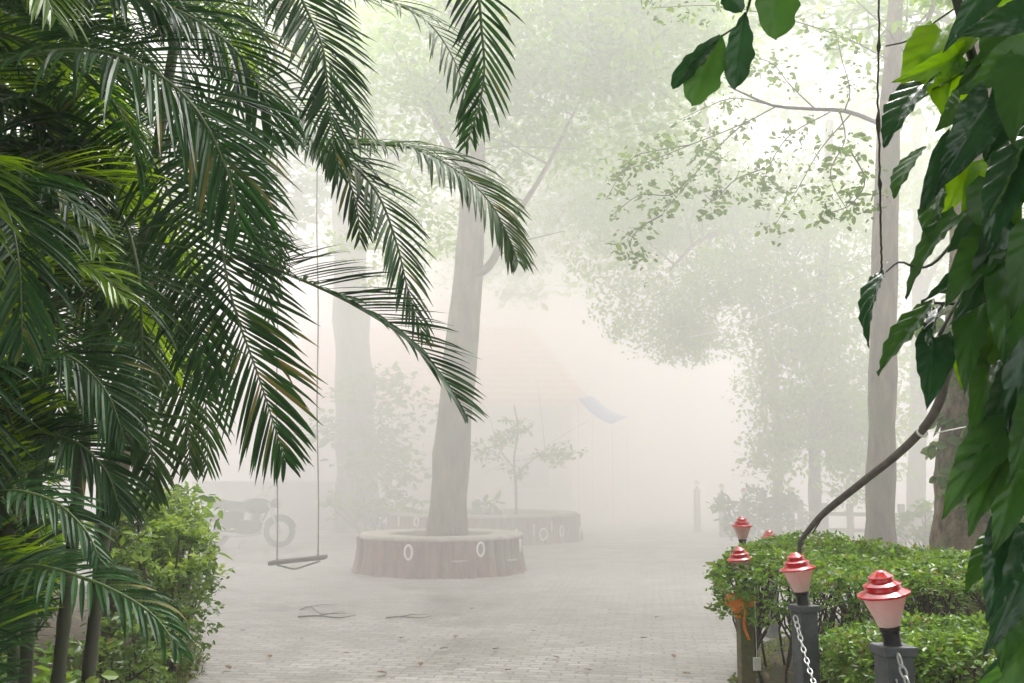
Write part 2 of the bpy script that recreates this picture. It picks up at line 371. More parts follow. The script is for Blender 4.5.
# ---------------------------------------------------------------- trees
def make_tree(label, trunk, rad, limbs, blobs, leaf=.14, mat='tree_leaf', bark='bark', name='tree', group=None, per=26, csize=.55, seed=0, droop=.0, trunk_n=14, dens=1.0):
    r = np.random.RandomState(seed + 100)
    base = trunk[0]; t = thing(name, label, 'tree', (base[0], base[1], 0), group)
    path = catmull(trunk, 26); rr = np.interp(np.linspace(0, 1, 26), np.linspace(0, 1, len(rad)), rad)
    rr = rr * (1 + .05 * np.sin(np.arange(26) * 1.7 + seed))
    b = MB(); b.tube(path, list(rr), trunk_n * 2); v_ = b.v[0]; rs_ = rr[0]
    v_ += rs_ * .07 * np.stack([np.sin(v_[:, 2] * 3.1 + v_[:, 1] * 9), np.sin(v_[:, 2] * 2.3 + v_[:, 0] * 8 + 1), 0 * v_[:, 0]], 1) * np.sin(v_[:, 0] * 17 + v_[:, 1] * 13 + v_[:, 2] * 1.5)[:, None]; tk = obj('trunk', b, M[bark], t)
    # limbs, each a curved tube with forks that reach the blob centres
    for (pts, r0, r1) in limbs:
        lb = MB(); pp = catmull(pts, 14); lb.tube(pp, list(np.linspace(r0, r1, 14)), 7)
        for k in range(5):
            i = 4 + 2 * k if 4 + 2 * k < 13 else 12; s = pp[i]; dv = unit(r.randn(3) + V(0, 0, .3)) * (.8 + r.rand())
            lb.tube([s, s + dv * .5 + V(0, 0, .1), s + dv * 1.2], [r1 * .9, r1 * .55, r1 * .25], 5)
        obj('limb', lb, M[bark], t)
    cr = MB()
    for (c, rd, n) in blobs:
        cen = blob_points(c, rd, int(n * dens), r)
        for q in cen[:: max(1, len(cen) // 22)]:     # thin twigs inside the crown
            s = np.asarray(c) + (q - np.asarray(c)) * .3; cr.tube([s, (s + q) / 2 + r.randn(3) * .1, q], [.018, .012, .006], 4)
        add_leaves(cr, clumps(cen, csize, per, r), leaf, r=r, droop=droop, flat=.5)
    if blobs: obj('crown', cr, M[mat], t, smooth=False)
    return t

# planter tree: leaning trunk rising out of the log ring
tb = P(447, 532, 16.6); tb[2] = .35
tp = [tb, P(452, 450, 16.6), P(463, 330, 16.5), P(471, 240, 16.4), P(474, 150, 16.2), P(468, 40, 15.9), P(455, -80, 15.4)]
make_tree('tall tree with a pale leaning trunk standing inside the nearer round log planter', tp, [.34, .29, .265, .235, .205, .18, .13, .08],
    [([P(472, 275, 16.4), P(490, 265, 16.2), P(510, 225, 15.8), P(545, 170, 16.2), P(585, 90, 16.4)], .09, .02),
     ([P(472, 190, 16.3), P(450, 150, 16.4), P(420, 90, 16.6), P(380, 30, 16.8)], .09, .02),
     ([P(460, 20, 15.8), P(400, -70, 14), P(300, -40, 12.2), P(265, -30, 11.6)], .12, .05)],
    [(P(560, 80, 17), (2.5, 1.9, 2.0), 110), (P(430, 110, 17), (2.2, 1.8, 2.0), 100), (P(500, 0, 16.0), (3.8, 2.6, 1.8), 230), (P(620, 60, 15.5), (1.8, 1.8, 1.8), 90), (P(680, -20, 15.5), (2.6, 2, 1.0), 110), (P(400, 250, 18.5), (1.2, 1.3, 1.0), 16), (P(620, 60, 18), (2.2, 1.5, 2.2), 70)],
    leaf=.12, seed=1, per=44, mat='tree_leaf3')
# slender grey trunk at the right, its thin branch with separate small leaves is built below
t2b = P(882, 600, 12.5); t2b[2] = 0
slim = make_tree('slim straight grey trunk rising behind the clipped hedge, nearest the curved grey stem', [t2b, P(881, 520, 12.5), P(883, 400, 12.5), P(885, 250, 12.5), P(890, 100, 12.4), P(900, -60, 12.2)],
    [.23, .19, .165, .16, .155, .145, .11, .08],
    [([P(889, 130, 12.4), P(910, 90, 12.2), P(925, 30, 12), P(950, -40, 11.6)], .07, .02)],
    [(P(905, 20, 12.5), (1.0, 1.4, .8), 26)], leaf=.11, seed=2, per=14, csize=.35, mat='tree_leaf2')
t3b = P(968, 640, 9.3); t3b[2] = 0
vt = make_tree('thick rugged brown trunk with creeper leaves on its left side, behind the hedge', [t3b, P(968, 560, 9.3), P(972, 480, 9.3), P(976, 330, 9.4), P(985, 150, 9.5), P(990, -40, 9.6)],
    [.40, .33, .30, .28, .26, .24, .2], [], [(P(990, -30, 10), (.8, 1.2, .5), 14)], leaf=.12, bark='bark2', seed=3, per=12, csize=.35, mat='tree_leaf2', trunk_n=22)
b = MB(); pts = []
for k in range(95):
    yy = rnd.uniform(300, 520); c = P(972, yy, 9.33); a = rnd.uniform(R(180), R(330)); rr = .30 + rnd.uniform(0, .10)
    pts.append(c + V(math.cos(a) * rr, math.sin(a) * rr, 0))
add_leaves(b, clumps(pts, .07, 7), .10, droop=.5, flat=.2, aspect=.6)
obj('creeper', b, M['branch_leaf'], vt, smooth=False, label='green creeper leaves clinging to the bark')

# far trees in the fog
make_tree('faint thick trunk far behind the swing in the fog', [P(357, 540, 27) * V(1, 1, 0), P(356, 440, 27), P(352, 330, 27), P(348, 200, 27), P(340, 20, 27)], [.62, .52, .48, .42, .3],
    [([P(350, 240, 27), P(390, 170, 26.5), P(430, 90, 26)], .2, .05)], [(P(330, 150, 27), (3.2, 3, 2.6), 60), (P(400, 60, 26), (3.5, 3, 2.2), 60), (P(370, 430, 26), (1.3, 1.2, 2.0), 34)], leaf=.2, seed=4, mat='tree_leaf2', per=44, csize=.8)
make_tree('spreading foggy tree whose drooping crown ends above the blue tarp', [P(775, 500, 23) * V(1, 1, 0), P(778, 420, 23), P(765, 330, 22.5), P(735, 230, 22), P(690, 60, 22)], [.12, .1, .09, .08, .06],
    [([P(735, 230, 22), P(700, 240, 21.5), P(670, 270, 21)], .08, .03), ([P(728, 210, 22), P(680, 180, 22), P(630, 170, 22)], .08, .03)],
    [(P(680, 235, 21.5), (2.4, 1.8, 1.6), 140), (P(660, 310, 22), (1.3, 1.3, .9), 45), (P(695, 335, 22), (1.0, 1.0, .9), 34), (P(600, 210, 22), (1.6, 1.5, 1.4), 34), (P(740, 280, 20), (1.2, 1.2, 1.1), 40), (P(630, 130, 22), (2.6, 2, 1.8), 80), (P(720, 200, 22), (2.6, 2, 1.4), 80)],
    leaf=.10, seed=5, per=56, csize=.55, mat='tree_leaf3', droop=.6)
make_tree('hazy bushy tree left of the slim grey trunk, reaching down to the far hedge', [P(815, 530, 21) * V(1, 1, 0), P(815, 440, 21), P(822, 300, 21), P(830, 120, 21)], [.14, .12, .1, .08],
    [([P(820, 330, 21), P(790, 260, 20.5), P(760, 220, 20)], .08, .03)],
    [(P(815, 380, 20), (1.1, 1.2, 1.9), 80), (P(810, 230, 20), (1.6, 1.5, 1.6), 70), (P(845, 300, 21), (1.3, 1.4, 2), 60), (P(830, 120, 22), (2.2, 1.5, .9), 40), (P(740, 20, 24), (3.2, 2, 1.2), 80), (P(770, 400, 22), (.7, .8, 1.6), 24), (P(870, 200, 22), (1.6, 1.5, 2), 50), (P(840, 440, 20.5), (.9, .9, 1.4), 60), (P(790, 320, 20), (1.0, 1.0, 1.4), 60), (P(780, 440, 21.5), (.7, .8, 1.1), 40), (P(870, 400, 21), (.9, .9, 2.0), 60)],
    leaf=.11, seed=6, per=44, csize=.5, mat='tree_leaf3', droop=.7)
make_tree('hazy tree between the slim trunk and the rugged trunk', [P(915, 540, 24) * V(1, 1, 0), P(918, 430, 24), P(920, 250, 24), P(915, 60, 24)], [.22, .2, .17, .1],
    [([P(920, 300, 24), P(950, 230, 23.5), P(980, 180, 23)], .09, .03)], [(P(930, 180, 24), (2.2, 2, 2.4), 60), (P(920, 390, 24), (1.0, 1, 1.3), 14), (P(1010, 300, 24), (2.2, 2, 2.6), 60)], leaf=.15, seed=7, per=40, mat='tree_leaf3')
make_tree('very faint tall tree in the middle distance above the tiled roof', [P(450, 520, 33) * V(1, 1, 0), P(455, 400, 33), P(470, 200, 33), P(520, 0, 33)], [.35, .3, .25, .15],
    [([P(472, 200, 33), P(540, 150, 31), P(590, 90, 29)], .12, .05)], [(P(560, 170, 28), (5, 3, 3.2), 170), (P(650, 40, 27), (5, 3, 2.8), 150), (P(520, 250, 30), (3.2, 2, 1.6), 60), (P(430, 60, 28), (5, 3, 3.5), 160), (P(640, 200, 27), (3.2, 2, 3), 110), (P(780, 10, 24), (4.5, 2.5, 1.6), 110), (P(330, 10, 25), (4, 2, 3), 120)], leaf=.22, seed=8, per=36, csize=.9, mat='tree_leaf3')
make_tree('hazy tree behind the palms at the left, above the motorcycle', [P(150, 520, 24) * V(1, 1, 0), P(155, 400, 24), P(165, 200, 24), P(170, 40, 24)], [.35, .3, .25, .15],
    [([P(165, 230, 24), P(220, 150, 23), P(280, 90, 22)], .12, .05)], [(P(230, 150, 22), (2.6, 2, 2.8), 70), (P(100, 150, 22), (4, 2, 3.5), 90), (P(60, 380, 22), (3, 2, 3), 60), (P(300, 40, 20), (2, 2, 1.5), 40)], leaf=.18, seed=9, per=44, csize=.6, mat='tree_leaf2')
make_tree('leafy tree top in the fog above the slim trunk at the right', [P(1080, 560, 15) * V(1, 1, 0), P(1075, 420, 15), P(1060, 200, 15), P(1030, 20, 15)], [.3, .25, .2, .12],
    [([P(1060, 150, 15), P(1000, 60, 14.5), P(920, 0, 14)], .1, .03)], [(P(940, 60, 14), (1.3, 1.3, 1.1), 40), (P(860, 10, 14.5), (1.3, 1.3, .8), 34), (P(1040, 200, 15), (1.5, 1.5, 2.5), 60), (P(1040, 420, 15), (1.3, 1, 1.8), 40)], leaf=.13, seed=10, per=20, csize=.42, mat='tree_leaf')

make_tree('unseen tree added behind the viewer, its canopy put there to shade the palms', [V(3.6, -4.5, 0), V(3.5, -4.4, 2.5), V(3.2, -3.8, 5), V(2.6, -3, 7.5), V(2, -2, 9)], [.5, .42, .36, .28, .2],  # unseen tree, added so that its canopy shades the palms
    [([V(3.2, -3.8, 5), V(1, -1, 7.5), V(-2, 1, 8.6), V(-4.5, 3, 9)], .2, .06), ([V(2.9, -3.4, 6), V(3.5, 0, 8), V(3.8, 3, 9)], .18, .06)],
    [(V(-3.6, 2.2, 8.4), (4.6, 5.0, 1.1), 420), (V(3.4, 1.2, 8.6), (4.2, 4.4, 1.1), 300), (V(0, -4, 8.4), (6, 4, 1.6), 300)], leaf=.26, seed=20, per=34, csize=.6, mat='tree_leaf2')

make_tree('unseen dense tree added outside the left edge to shade the palms from that side', [V(-7.5, 4, 0), V(-7.4, 4, 2), V(-7.2, 4.1, 4), V(-7, 4.2, 6)], [.3, .25, .2, .12],  # out of view, added to block side light from the left
    [([V(-7.2, 4.1, 4), V(-6.5, 3, 5), V(-6, 2, 5.8)], .1, .03)], [(V(-7.2, 3.4, 4), (1.6, 4.5, 3.2), 330), (V(-6.8, 7.2, 3.4), (1.3, 1.6, 2.8), 150)], leaf=.24, seed=22, per=28, csize=.5, mat='tree_leaf2')
make_tree('unseen dense tree added outside the right edge to block side light, behind the climbing vine', [V(5.2, 2.4, 0), V(5.2, 2.4, 2), V(5.1, 2.5, 4), V(5, 2.6, 6)], [.3, .25, .2, .12],  # out of view, added to block side light from the right
    [([V(5.1, 2.5, 4), V(4.6, 2, 5), V(4, 1.8, 5.8)], .1, .03)], [(V(5.2, 2.2, 3.8), (1.4, 2.6, 2.8), 220)], leaf=.24, seed=23, per=28, csize=.5, mat='tree_leaf2')

# fine branch of the slim trunk, leaves one by one
b = MB(); lf = []
def twig(pts, r0, r1, leaves=0, spread=.10, n=14):
    pp = catmull([P(*q) for q in pts], n); b.tube(pp, list(np.linspace(r0, r1, n)), 5)
    for k in range(leaves):
        i = rnd.randint(n // 4, n - 1); c0 = pp[i] + V(rnd.gauss(0, spread * .7), rnd.gauss(0, spread), rnd.gauss(-.02, spread * .6))
        for h in range(rnd.randint(1, 4)): lf.append(c0 + V(rnd.gauss(0, .035), rnd.gauss(0, .04), rnd.gauss(0, .03)))
twig([(888, 128, 12.4), (850, 112, 11), (815, 109, 10.8), (775, 106, 10.6), (745, 94, 10.5), (728, 86, 10.4)], .03, .007)
D_ = 10.6
for pts, lv in [([(775, 107, D_), (740, 125, D_), (690, 145, D_), (640, 165, D_), (612, 175, D_)], 75),
                ([(745, 122, D_), (715, 150, D_), (690, 180, D_), (662, 215, D_)], 65),
                ([(775, 106, D_), (735, 98, D_), (705, 108, D_), (680, 120, D_)], 34),
                ([(690, 145, D_), (660, 150, D_), (630, 160, D_), (606, 200, D_)], 50),
                ([(830, 112, D_), (790, 135, D_), (770, 165, D_), (760, 195, D_)], 80),
                ([(850, 115, 10), (820, 150, D_), (800, 185, D_), (775, 225, D_)], 60),
                ([(840, 112, 10), (845, 140, 9.8), (830, 175, 9.8), (850, 215, 9.8)], 60),
                ([(765, 168, D_), (735, 180, D_), (715, 200, D_), (705, 195, D_)], 45),
                ([(690, 178, D_), (670, 195, D_), (640, 195, D_), (612, 215, D_)], 40),
                ([(662, 215, D_), (640, 228, D_), (630, 245, D_), (640, 262, D_)], 40),
                ([(845, 110, 10), (850, 90, 10), (842, 60, 10), (838, 40, 10)], 30),
                ([(815, 109, D_), (790, 85, D_), (770, 62, D_), (740, 58, D_)], 45),
                ([(888, 60, 12.3), (850, 40, 10.5), (790, 20, 10), (720, 6, 9.8), (650, 8, 9.6)], 60),
                ([(850, 150, 9.8), (865, 180, 9.6), (850, 205, 9.5), (820, 215, 9.5)], 60)]:
    twig(pts, .008, .003, lv, .13)
lv = MB(); add_leaves(lv, np.array(lf), .066, aspect=.55, droop=.35, flat=.3)
br = obj('branch', b, M['twig'], slim); obj('leaves', lv, M['branch_leaf'], br, smooth=False)

# ---------------------------------------------------------------- log planters
def planter(label, cx, cy, r, h, seed, marks, dashes, n=150):
    t = thing('log_planter', label, 'planter', (cx, cy, 0), 'round planters walled with moulded logs')
    rs = np.random.RandomState(seed); nl = int(2 * math.pi * r / .17); offs = rs.uniform(-.02, .03, nl)
    def rf(q, z): 
        k = q / (2 * math.pi) * nl; return 1 + (.055 * abs(math.sin(math.pi * k)) ** .6 + offs[int(k) % nl] * 1.1) / r * 1.3
    b = MB(); N = nl * 8
    b.lathe([(r + .07, -.02), (r + .05, .06), (r + .015, .22), (r - .01, h * .7), (r, h - .055)], (cx, cy, 0), N, rf)
    obj('log_wall', b, M['log'], t)
    b = MB(); ri = r - .42
    b.lathe([(r - .02, h - .07), (r + .06, h - .06), (r + .07, h - .03), (r + .05, h), (ri + .02, h), (ri, h - .02), (ri, .1)], (cx, cy, 0), 72, lambda q, z: 1 + .012 * math.sin(7 * q + seed) + .006 * math.sin(19 * q))
    obj('rim', b, M['rim'], t)
    b = MB(); b.lathe([(ri + .02, h - .22), (ri * .5, h - .16), (.01, h - .14)], (cx, cy, 0), 40); obj('soil', b, M['soil'], t)
    def onwall(px, py):
        for k in range(400):
            a = math.pi + math.pi * k / 400; p = V(cx + (r + .05) * math.cos(a), cy + (r + .05) * math.sin(a), 0)
            q = proj(p + V(0, 0, h * .5))
            if q[0] >= px: break
        z = P(px, py, p[1])[2]; return V(p[0], p[1], z), V(math.cos(a), math.sin(a), 0)
    for (px, py, w, hh) in marks:
        p, nn = onwall(px, py); b = MB()
        if w > .03: b.torus(p + nn * .07, 1, .018, nn, 26, 6, w / 2, hh / 2)
        else: b.box(p + nn * .07, (.03, .03, hh), Matrix.Rotation(math.atan2(nn[1], nn[0]), 3, 'Z'))
        obj('painted_numeral', b, M['white'], t)
    for (px, py, w) in dashes:
        p, nn = onwall(px, py); b = MB(); b.box(p + nn * .07, (.06, w, .025), Matrix.Rotation(math.atan2(nn[1], nn[0]), 3, 'Z'))
        obj('ledge', b, M['rim'], t)
    return t
pc = P(441, 540, 16.7)
planter('nearer round planter of reddish moulded logs ringing the leaning tree, marked with white zeros', pc[0], pc[1], 1.27, .60, 1, [(410, 552, .12, .21), (478, 549, .12, .2), (516, 545, .02, .2)], [(459, 561, .25), (507, 560, .25)])
pc2 = P(484, 530, 24.3)
planter('larger round log planter further back behind the leaning tree, with a sapling in it', pc2[0], pc2[1], 2.2, .64, 5, [(532, 530, .02, .25), (541, 534, .2, .25), (549, 527, .02, .25), (559, 531, .13, .24), (577, 533, .02, .28), (401, 521, .02, .22), (418, 522, .13, .2), (515, 533, .02, .2)], [])
# sapling + broad plants in the second planter
sp = P(516, 512, 24); sp[2] = .5
make_tree('thin young sapling growing out of the larger log planter', [sp, P(516, 490, 24), P(514, 460, 24), P(518, 430, 24), P(514, 405, 24)], [.035, .03, .025, .02, .012],
    [([P(515, 480, 24), P(530, 462, 24), P(548, 450, 24)], .018, .008), ([P(515, 470, 24), P(500, 450, 24), P(492, 438, 24)], .018, .008)],
    [(P(515, 428, 24), (.5, .4, .5), 14), (P(555, 455, 24), (.75, .4, .30), 15), (P(490, 450, 24), (.6, .4, .3), 11), (P(518, 470, 24), (.5, .4, .3), 6)], leaf=.10, seed=12, per=16, csize=.2, name='sapling', mat='tree_leaf2')
def broad_plant(label, px, py, Y, n, L, seed, zbase=.5, name='leafy_plant', mat='tree_leaf2'):
    r = random.Random(seed); base = P(px, py, Y); base[2] = zbase; t = thing(name, label, 'plant', tuple(base))
    b = MB(); s = MB()
    for k in range(n):
        a = r.uniform(0, 6.28); e = r.uniform(.5, 1.2); dv = V(math.cos(a) * math.cos(e), math.sin(a) * math.cos(e), math.sin(e)); h = L * r.uniform(.7, 1.3)
        p = base + dv * h; s.tube([base, base + dv * h * .5 + V(0, 0, .02), p], [.008, .007, .004], 4)
        add_leaves(b, np.array([p, p + V(0, 0, .01)]), L * .55, droop=.5, aspect=.5, flat=.4)
    obj('stem', s, M['twig'], t); obj('leaves', b, M[mat], t, smooth=False)
broad_plant('low broad leaved plant at the left of the sapling in the larger planter', 486, 510, 23.6, 14, .42, 3)
broad_plant('low broad leaved plant on the larger planter, left of the leaning trunk', 412, 512, 23.2, 9, .4, 4)

# ---------------------------------------------------------------- house, wall, awning, far hedge
def house():
    a = P(255, 470, 33); bb = P(572, 470, 33); x0, x1 = a[0], bb[0]; y0, y1 = 33, 40; ze = P(400, 404, 33)[2]; zr = ze + 2.9
    t = thing('house', 'pale house with a pinkish clay tiled roof fading into the fog behind the planters', 'house', ((x0 + x1) / 2, y0, 0))
    b = MB(); b.box(((x0 + x1) / 2, (y0 + y1) / 2, ze / 2), (x1 - x0, y1 - y0, ze)); obj('wall', b, M['wall_pink'], t, smooth=False)
    b = MB(); o = .6; ym = (y0 + y1) / 2; T = .15
    for s, ya in ((0, y0 - o), (1, y1 + o)):
        b.add([(x0 - o, ya, ze - .1), (x1 + o, ya, ze - .1), (x1 - 1.2, ym, zr), (x0 + 1.2, ym, zr), (x0 - o, ya, ze - .1 + T), (x1 + o, ya, ze - .1 + T), (x1 - 1.2, ym, zr + T), (x0 + 1.2, ym, zr + T)], [(0, 1, 2, 3), (4, 7, 6, 5), (0, 4, 5, 1), (1, 5, 6, 2), (3, 2, 6, 7), (0, 3, 7, 4)])
    for xa, xb in ((x0 - o, x0 + 1.2), (x1 + o, x1 - 1.2)):
        b.add([(xa, y0 - o, ze - .1 + T), (xa, y1 + o, ze - .1 + T), (xb, ym, zr + T)], [(0, 1, 2)])
    obj('roof', b, M['roof'], t, smooth=False)
    for k in range(4):
        x = x0 + (x1 - x0) * (k + .5) / 4; f = MB()
        for dx in (-.6, .6): f.box((x + dx, y0 - .03, 1.6), (.1, .06, 1.3))
        for dz in (-.6, .6): f.box((x, y0 - .03, 1.6 + dz), (1.1, .06, .1))
        w = obj('window', f, M['white'], t, smooth=False); g = MB(); g.box((x, y0 - .012, 1.6), (1.1, .02, 1.1)); obj('pane', g, M['dark_open'], w, smooth=False)
house()
b = MB(); a = P(195, 500, 28); e = P(335, 500, 28); b.box(((a[0] + e[0]) / 2, 28, .62), (e[0] - a[0], .25, 1.25)); b.box(((a[0] + e[0]) / 2, 27.98, .95), (e[0] - a[0] + .06, .36, .07)); b.box(((a[0] + e[0]) / 2, 27.98, 1.28), (e[0] - a[0] + .08, .36, .09))
tag(obj('low_wall', b, M['wall'], smooth=False, loc=((a[0] + e[0]) / 2, 28, 0)), 'low pale wall with a ledge far behind the parked motorcycle', 'wall')
# blue awning
aw = thing('awning', 'small blue tarp awning sloping down to the right in the thick fog', 'awning', tuple(P(600, 500, 27) * V(1, 1, 0)))
b = MB(); q = [P(578, 399, 27), P(592, 396, 28), P(627, 417, 28), P(612, 424, 27)]; 
gr = []
for i in range(9):
    for j in range(5):
        u, v_ = i / 8, j / 4; p = (q[0] * (1 - u) + q[3] * u) * (1 - v_) + (q[1] * (1 - u) + q[2] * u) * v_; gr.append(p - V(0, 0, .12 * math.sin(math.pi * u) * (1 + .3 * math.sin(v_ * 9))))
b.add(gr, [(i * 5 + j, i * 5 + j + 1, (i + 1) * 5 + j + 1, (i + 1) * 5 + j) for i in range(8) for j in range(4)])
sh = obj('tarp', b, M['blue'], aw); sm_ = sh.modifiers.new('s', 'SOLIDIFY'); sm_.thickness = .02
for p in q:
    b = MB(); b.tube([(p[0], p[1], 0), (p[0], p[1], p[2])], .006, 6); obj('pole', b, M['steel'], aw)

def shrub(label, c, rad, n, leaf, mat, seed, name='shrub', group=None, per=16, cs=.12, stems=8, droop=.1, aspect=.45, cat='shrub', loc=None, top=None):
    r = np.random.RandomState(seed); c = np.asarray(c, float); base = V(c[0], c[1], .03)
    t = thing(name, label, cat, tuple(base), group); s = MB(); cen = blob_points(c, rad, n, r)
    for k in range(stems * 3):
        q = cen[r.randint(len(cen))]; b0 = base + V(r.uniform(-.25, .25) * rad[0], r.uniform(-.25, .25) * rad[1], 0)
        s.tube(catmull([b0, (b0 * .55 + q * .45) + V(*(r.randn(3) * .04)) - V(0, 0, .02), q], 7), list(np.linspace(.012, .004, 7) * (1 + rad[2])), 5)
    obj('stem', s, M['twig'], t)
    l = MB(); add_leaves(l, clumps(cen, cs, per, r), leaf, r=r, droop=droop, aspect=aspect, flat=.4); obj('leaves', l, M[mat], t, smooth=False)
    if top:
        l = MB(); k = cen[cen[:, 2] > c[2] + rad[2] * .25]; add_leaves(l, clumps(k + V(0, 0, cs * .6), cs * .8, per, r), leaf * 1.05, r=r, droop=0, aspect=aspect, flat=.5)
        obj('top_leaves', l, M[top], t, smooth=False, label='bright yellow green leaves on top')  # lighter leaf layer over the upper part of the bush
    return t
# far dark hedge behind the lamps
hb = P(760, 500, 21)
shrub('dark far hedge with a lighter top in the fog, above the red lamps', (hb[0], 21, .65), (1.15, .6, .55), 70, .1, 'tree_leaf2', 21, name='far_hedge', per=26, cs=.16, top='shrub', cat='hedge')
shrub('faint bush in the fog left of the nearer log planter', (P(370, 500, 24.5)[0], 24.5, .7), (1.1, .7, .8), 50, .14, 'tree_leaf2', 22, per=18, cs=.2)
shrub('faint rounded bush in the fog just right of the slim grey trunk', (P(925, 500, 17)[0], 17, .6), (.8, .6, .6), 50, .1, 'tree_leaf2', 23, per=20, cs=.14)
b = MB(); a = P(800, 500, 19.5); e = P(1010, 500, 18); 
for k in range(9):
    p = a + (e - a) * k / 8; b.box((p[0], p[1], .5), (.1, .1, 1.0))
for z in (.5, .8): b.box(((a[0] + e[0]) / 2, (a[1] + e[1]) / 2, z), (np.linalg.norm(e - a), .04, .07), Matrix.Rotation(math.atan2(e[1] - a[1], e[0] - a[0]), 3, 'Z'))
tag(obj('rail_fence', b, M['rim'], smooth=False, loc=(a[0], a[1], 0)), 'low pale post and rail fence far behind the hedge', 'fence')

# ---------------------------------------------------------------- motorcycle (front to the right)
def motorcycle():
    c = P(279, 548, 21.6); fx = c[0]; Y = 21.6; t = thing('motorcycle', 'dark motorcycle parked on its stand in the fog behind the swing', 'motorcycle', (fx - .7, Y, 0))
    W = 1.38
    def wheel(x):
        b = MB(); b.torus((x, Y, .33), .275, .062, (0, 1, 0), 36, 10); w = obj('wheel', b, M['rubber'], t)
        b = MB(); b.torus((x, Y, .33), .235, .016, (0, 1, 0), 36, 6)
        for k in range(18):
            a = 2 * math.pi * k / 18; b.tube([(x, Y + .03 * (-1) ** k, .33), (x + .235 * math.cos(a), Y, .33 + .235 * math.sin(a))], .003, 4)
        b.tube([(x, Y - .06, .33), (x, Y + .06, .33)], .055, 14); obj('rim', b, M['steel'], w)
    wheel(fx); wheel(fx - W)
    def fender(x, a0, a1, r=.36, w=.075):
        b = MB(); vs = []; n = 14
        for k in range(n):
            a = a0 + (a1 - a0) * k / (n - 1)
            for dy, dr in ((-w, -.03), (-w * .6, 0), (w * .6, 0), (w, -.03)): vs.append((x + (r + dr) * math.cos(a), Y + dy, .33 + (r + dr) * math.sin(a)))
        b.add(vs, [(k * 4 + j, k * 4 + j + 1, (k + 1) * 4 + j + 1, (k + 1) * 4 + j) for k in range(n - 1) for j in range(3)])
        o = obj('fender', b, M['bike_paint'], t); m = o.modifiers.new('s', 'SOLIDIFY'); m.thickness = .006
    fender(fx, R(15), R(165)); fender(fx - W, R(30), R(200))
    b = MB()
    for s in (-1, 1): b.tube([(fx, Y + s * .09, .33), (fx - .24, Y + s * .09, .95)], [.028, .022], 8)
    obj('fork', b, M['steel'], t)
    b = MB(); b.tube(catmull([(fx - .42, Y - .36, 1.06), (fx - .34, Y - .22, 1.1), (fx - .26, Y, 1.02), (fx - .34, Y + .22, 1.1), (fx - .42, Y + .36, 1.06)], 15), .013, 8)
    for s in (-1, 1):
        b.tube([(fx - .36, Y + s * .24, 1.1), (fx - .30, Y + s * .30, 1.22)], .006, 6)
        b.ellipsoid((fx - .30, Y + s * .31, 1.25), (.02, .06, .045))
    obj('handlebar', b, M['steel'], t)
    b = MB(); b.ellipsoid((fx - .10, Y, .92), (.11, .10, .10)); hl = obj('headlight', b, M['bike_paint'], t)
    b = MB(); b.ellipsoid((fx - .03, Y, .92), (.045, .085, .085)); obj('lens', b, M['steel'], hl)
    b = MB(); b.ellipsoid((fx - .50, Y, .87), (.33, .16, .17), 20, 12); b.ellipsoid((fx - .40, Y, .90), (.17, .13, .12)); obj('fuel_tank', b, M['bike_paint'], t)
    b = MB(); b.tube(catmull([(fx - .70, Y, .84), (fx - .85, Y, .84), (fx - 1.1, Y, .88), (fx - 1.35, Y, .93), (fx - 1.5, Y, .93)], 16), [.05, .09, .11, .12, .12, .12, .11, .11, .10, .10, .10, .10, .09, .09, .08, .04], 12); obj('seat', b, M['seat'], t)
    b = MB(); b.tube([(fx - .26, Y, .80), (fx - .42, Y, .42), (fx - .62, Y, .28), (fx - .92, Y, .30)], .022, 8); b.tube([(fx - .26, Y, .86), (fx - .75, Y, .76), (fx - .95, Y, .36)], .02, 8)
    for s in (-1, 1):
        b.tube([(fx - .9, Y + s * .1, .34), (fx - W, Y + s * .1, .33)], .02, 6); b.tube([(fx - W + .02, Y + s * .11, .36), (fx - 1.2, Y + s * .12, .80)], .022, 8)
        b.tube([(fx - .75, Y, .78), (fx - 1.5, Y + s * .1, .84)], .014, 6)
    obj('frame', b, M['bike_paint'], t)
    b = MB(); b.box((fx - .64, Y, .42), (.46, .28, .30)); b.lathe([(.13, -.14), (.15, -.1), (.15, .1), (.13, .14)], (0, 0, 0), 20, close=True)
    v = b.v[-1]; b.v[-1] = np.stack([v[:, 0] + fx - .70, v[:, 2] + Y, v[:, 1] + .38], 1)
    for k in range(7): b.box((fx - .50, Y, .50 + k * .032), (.20, .22, .012))
    b.box((fx - .50, Y, .6), (.14, .15, .24)); obj('engine', b, M['bike_engine'], t, smooth=False)
    b = MB(); b.tube(catmull([(fx - .40, Y - .1, .60), (fx - .30, Y - .13, .45), (fx - .45, Y - .16, .28), (fx - .8, Y - .17, .26), (fx - 1.0, Y - .18, .28), (fx - 1.62, Y - .19, .36)], 22), [.02] * 12 + [.03, .04] + [.045] * 8, 10); obj('exhaust', b, M['steel'], t)
    for sy in (-.14, .14):
        b = MB(); b.box((fx - .98, Y + sy, .58), (.34, .06, .34)); obj('side_panel', b, M['bike_paint'], t, smooth=False)
    b = MB(); b.tube([(fx - .72, Y - .1, .28), (fx - .80, Y - .26, .0)], [.012, .01], 6); obj('side_stand', b, M['steel'], t)
    b = MB(); b.ellipsoid((fx - 1.62, Y, .78), (.05, .06, .05)); obj('tail_light', b, M['red_cap'], t)
motorcycle()

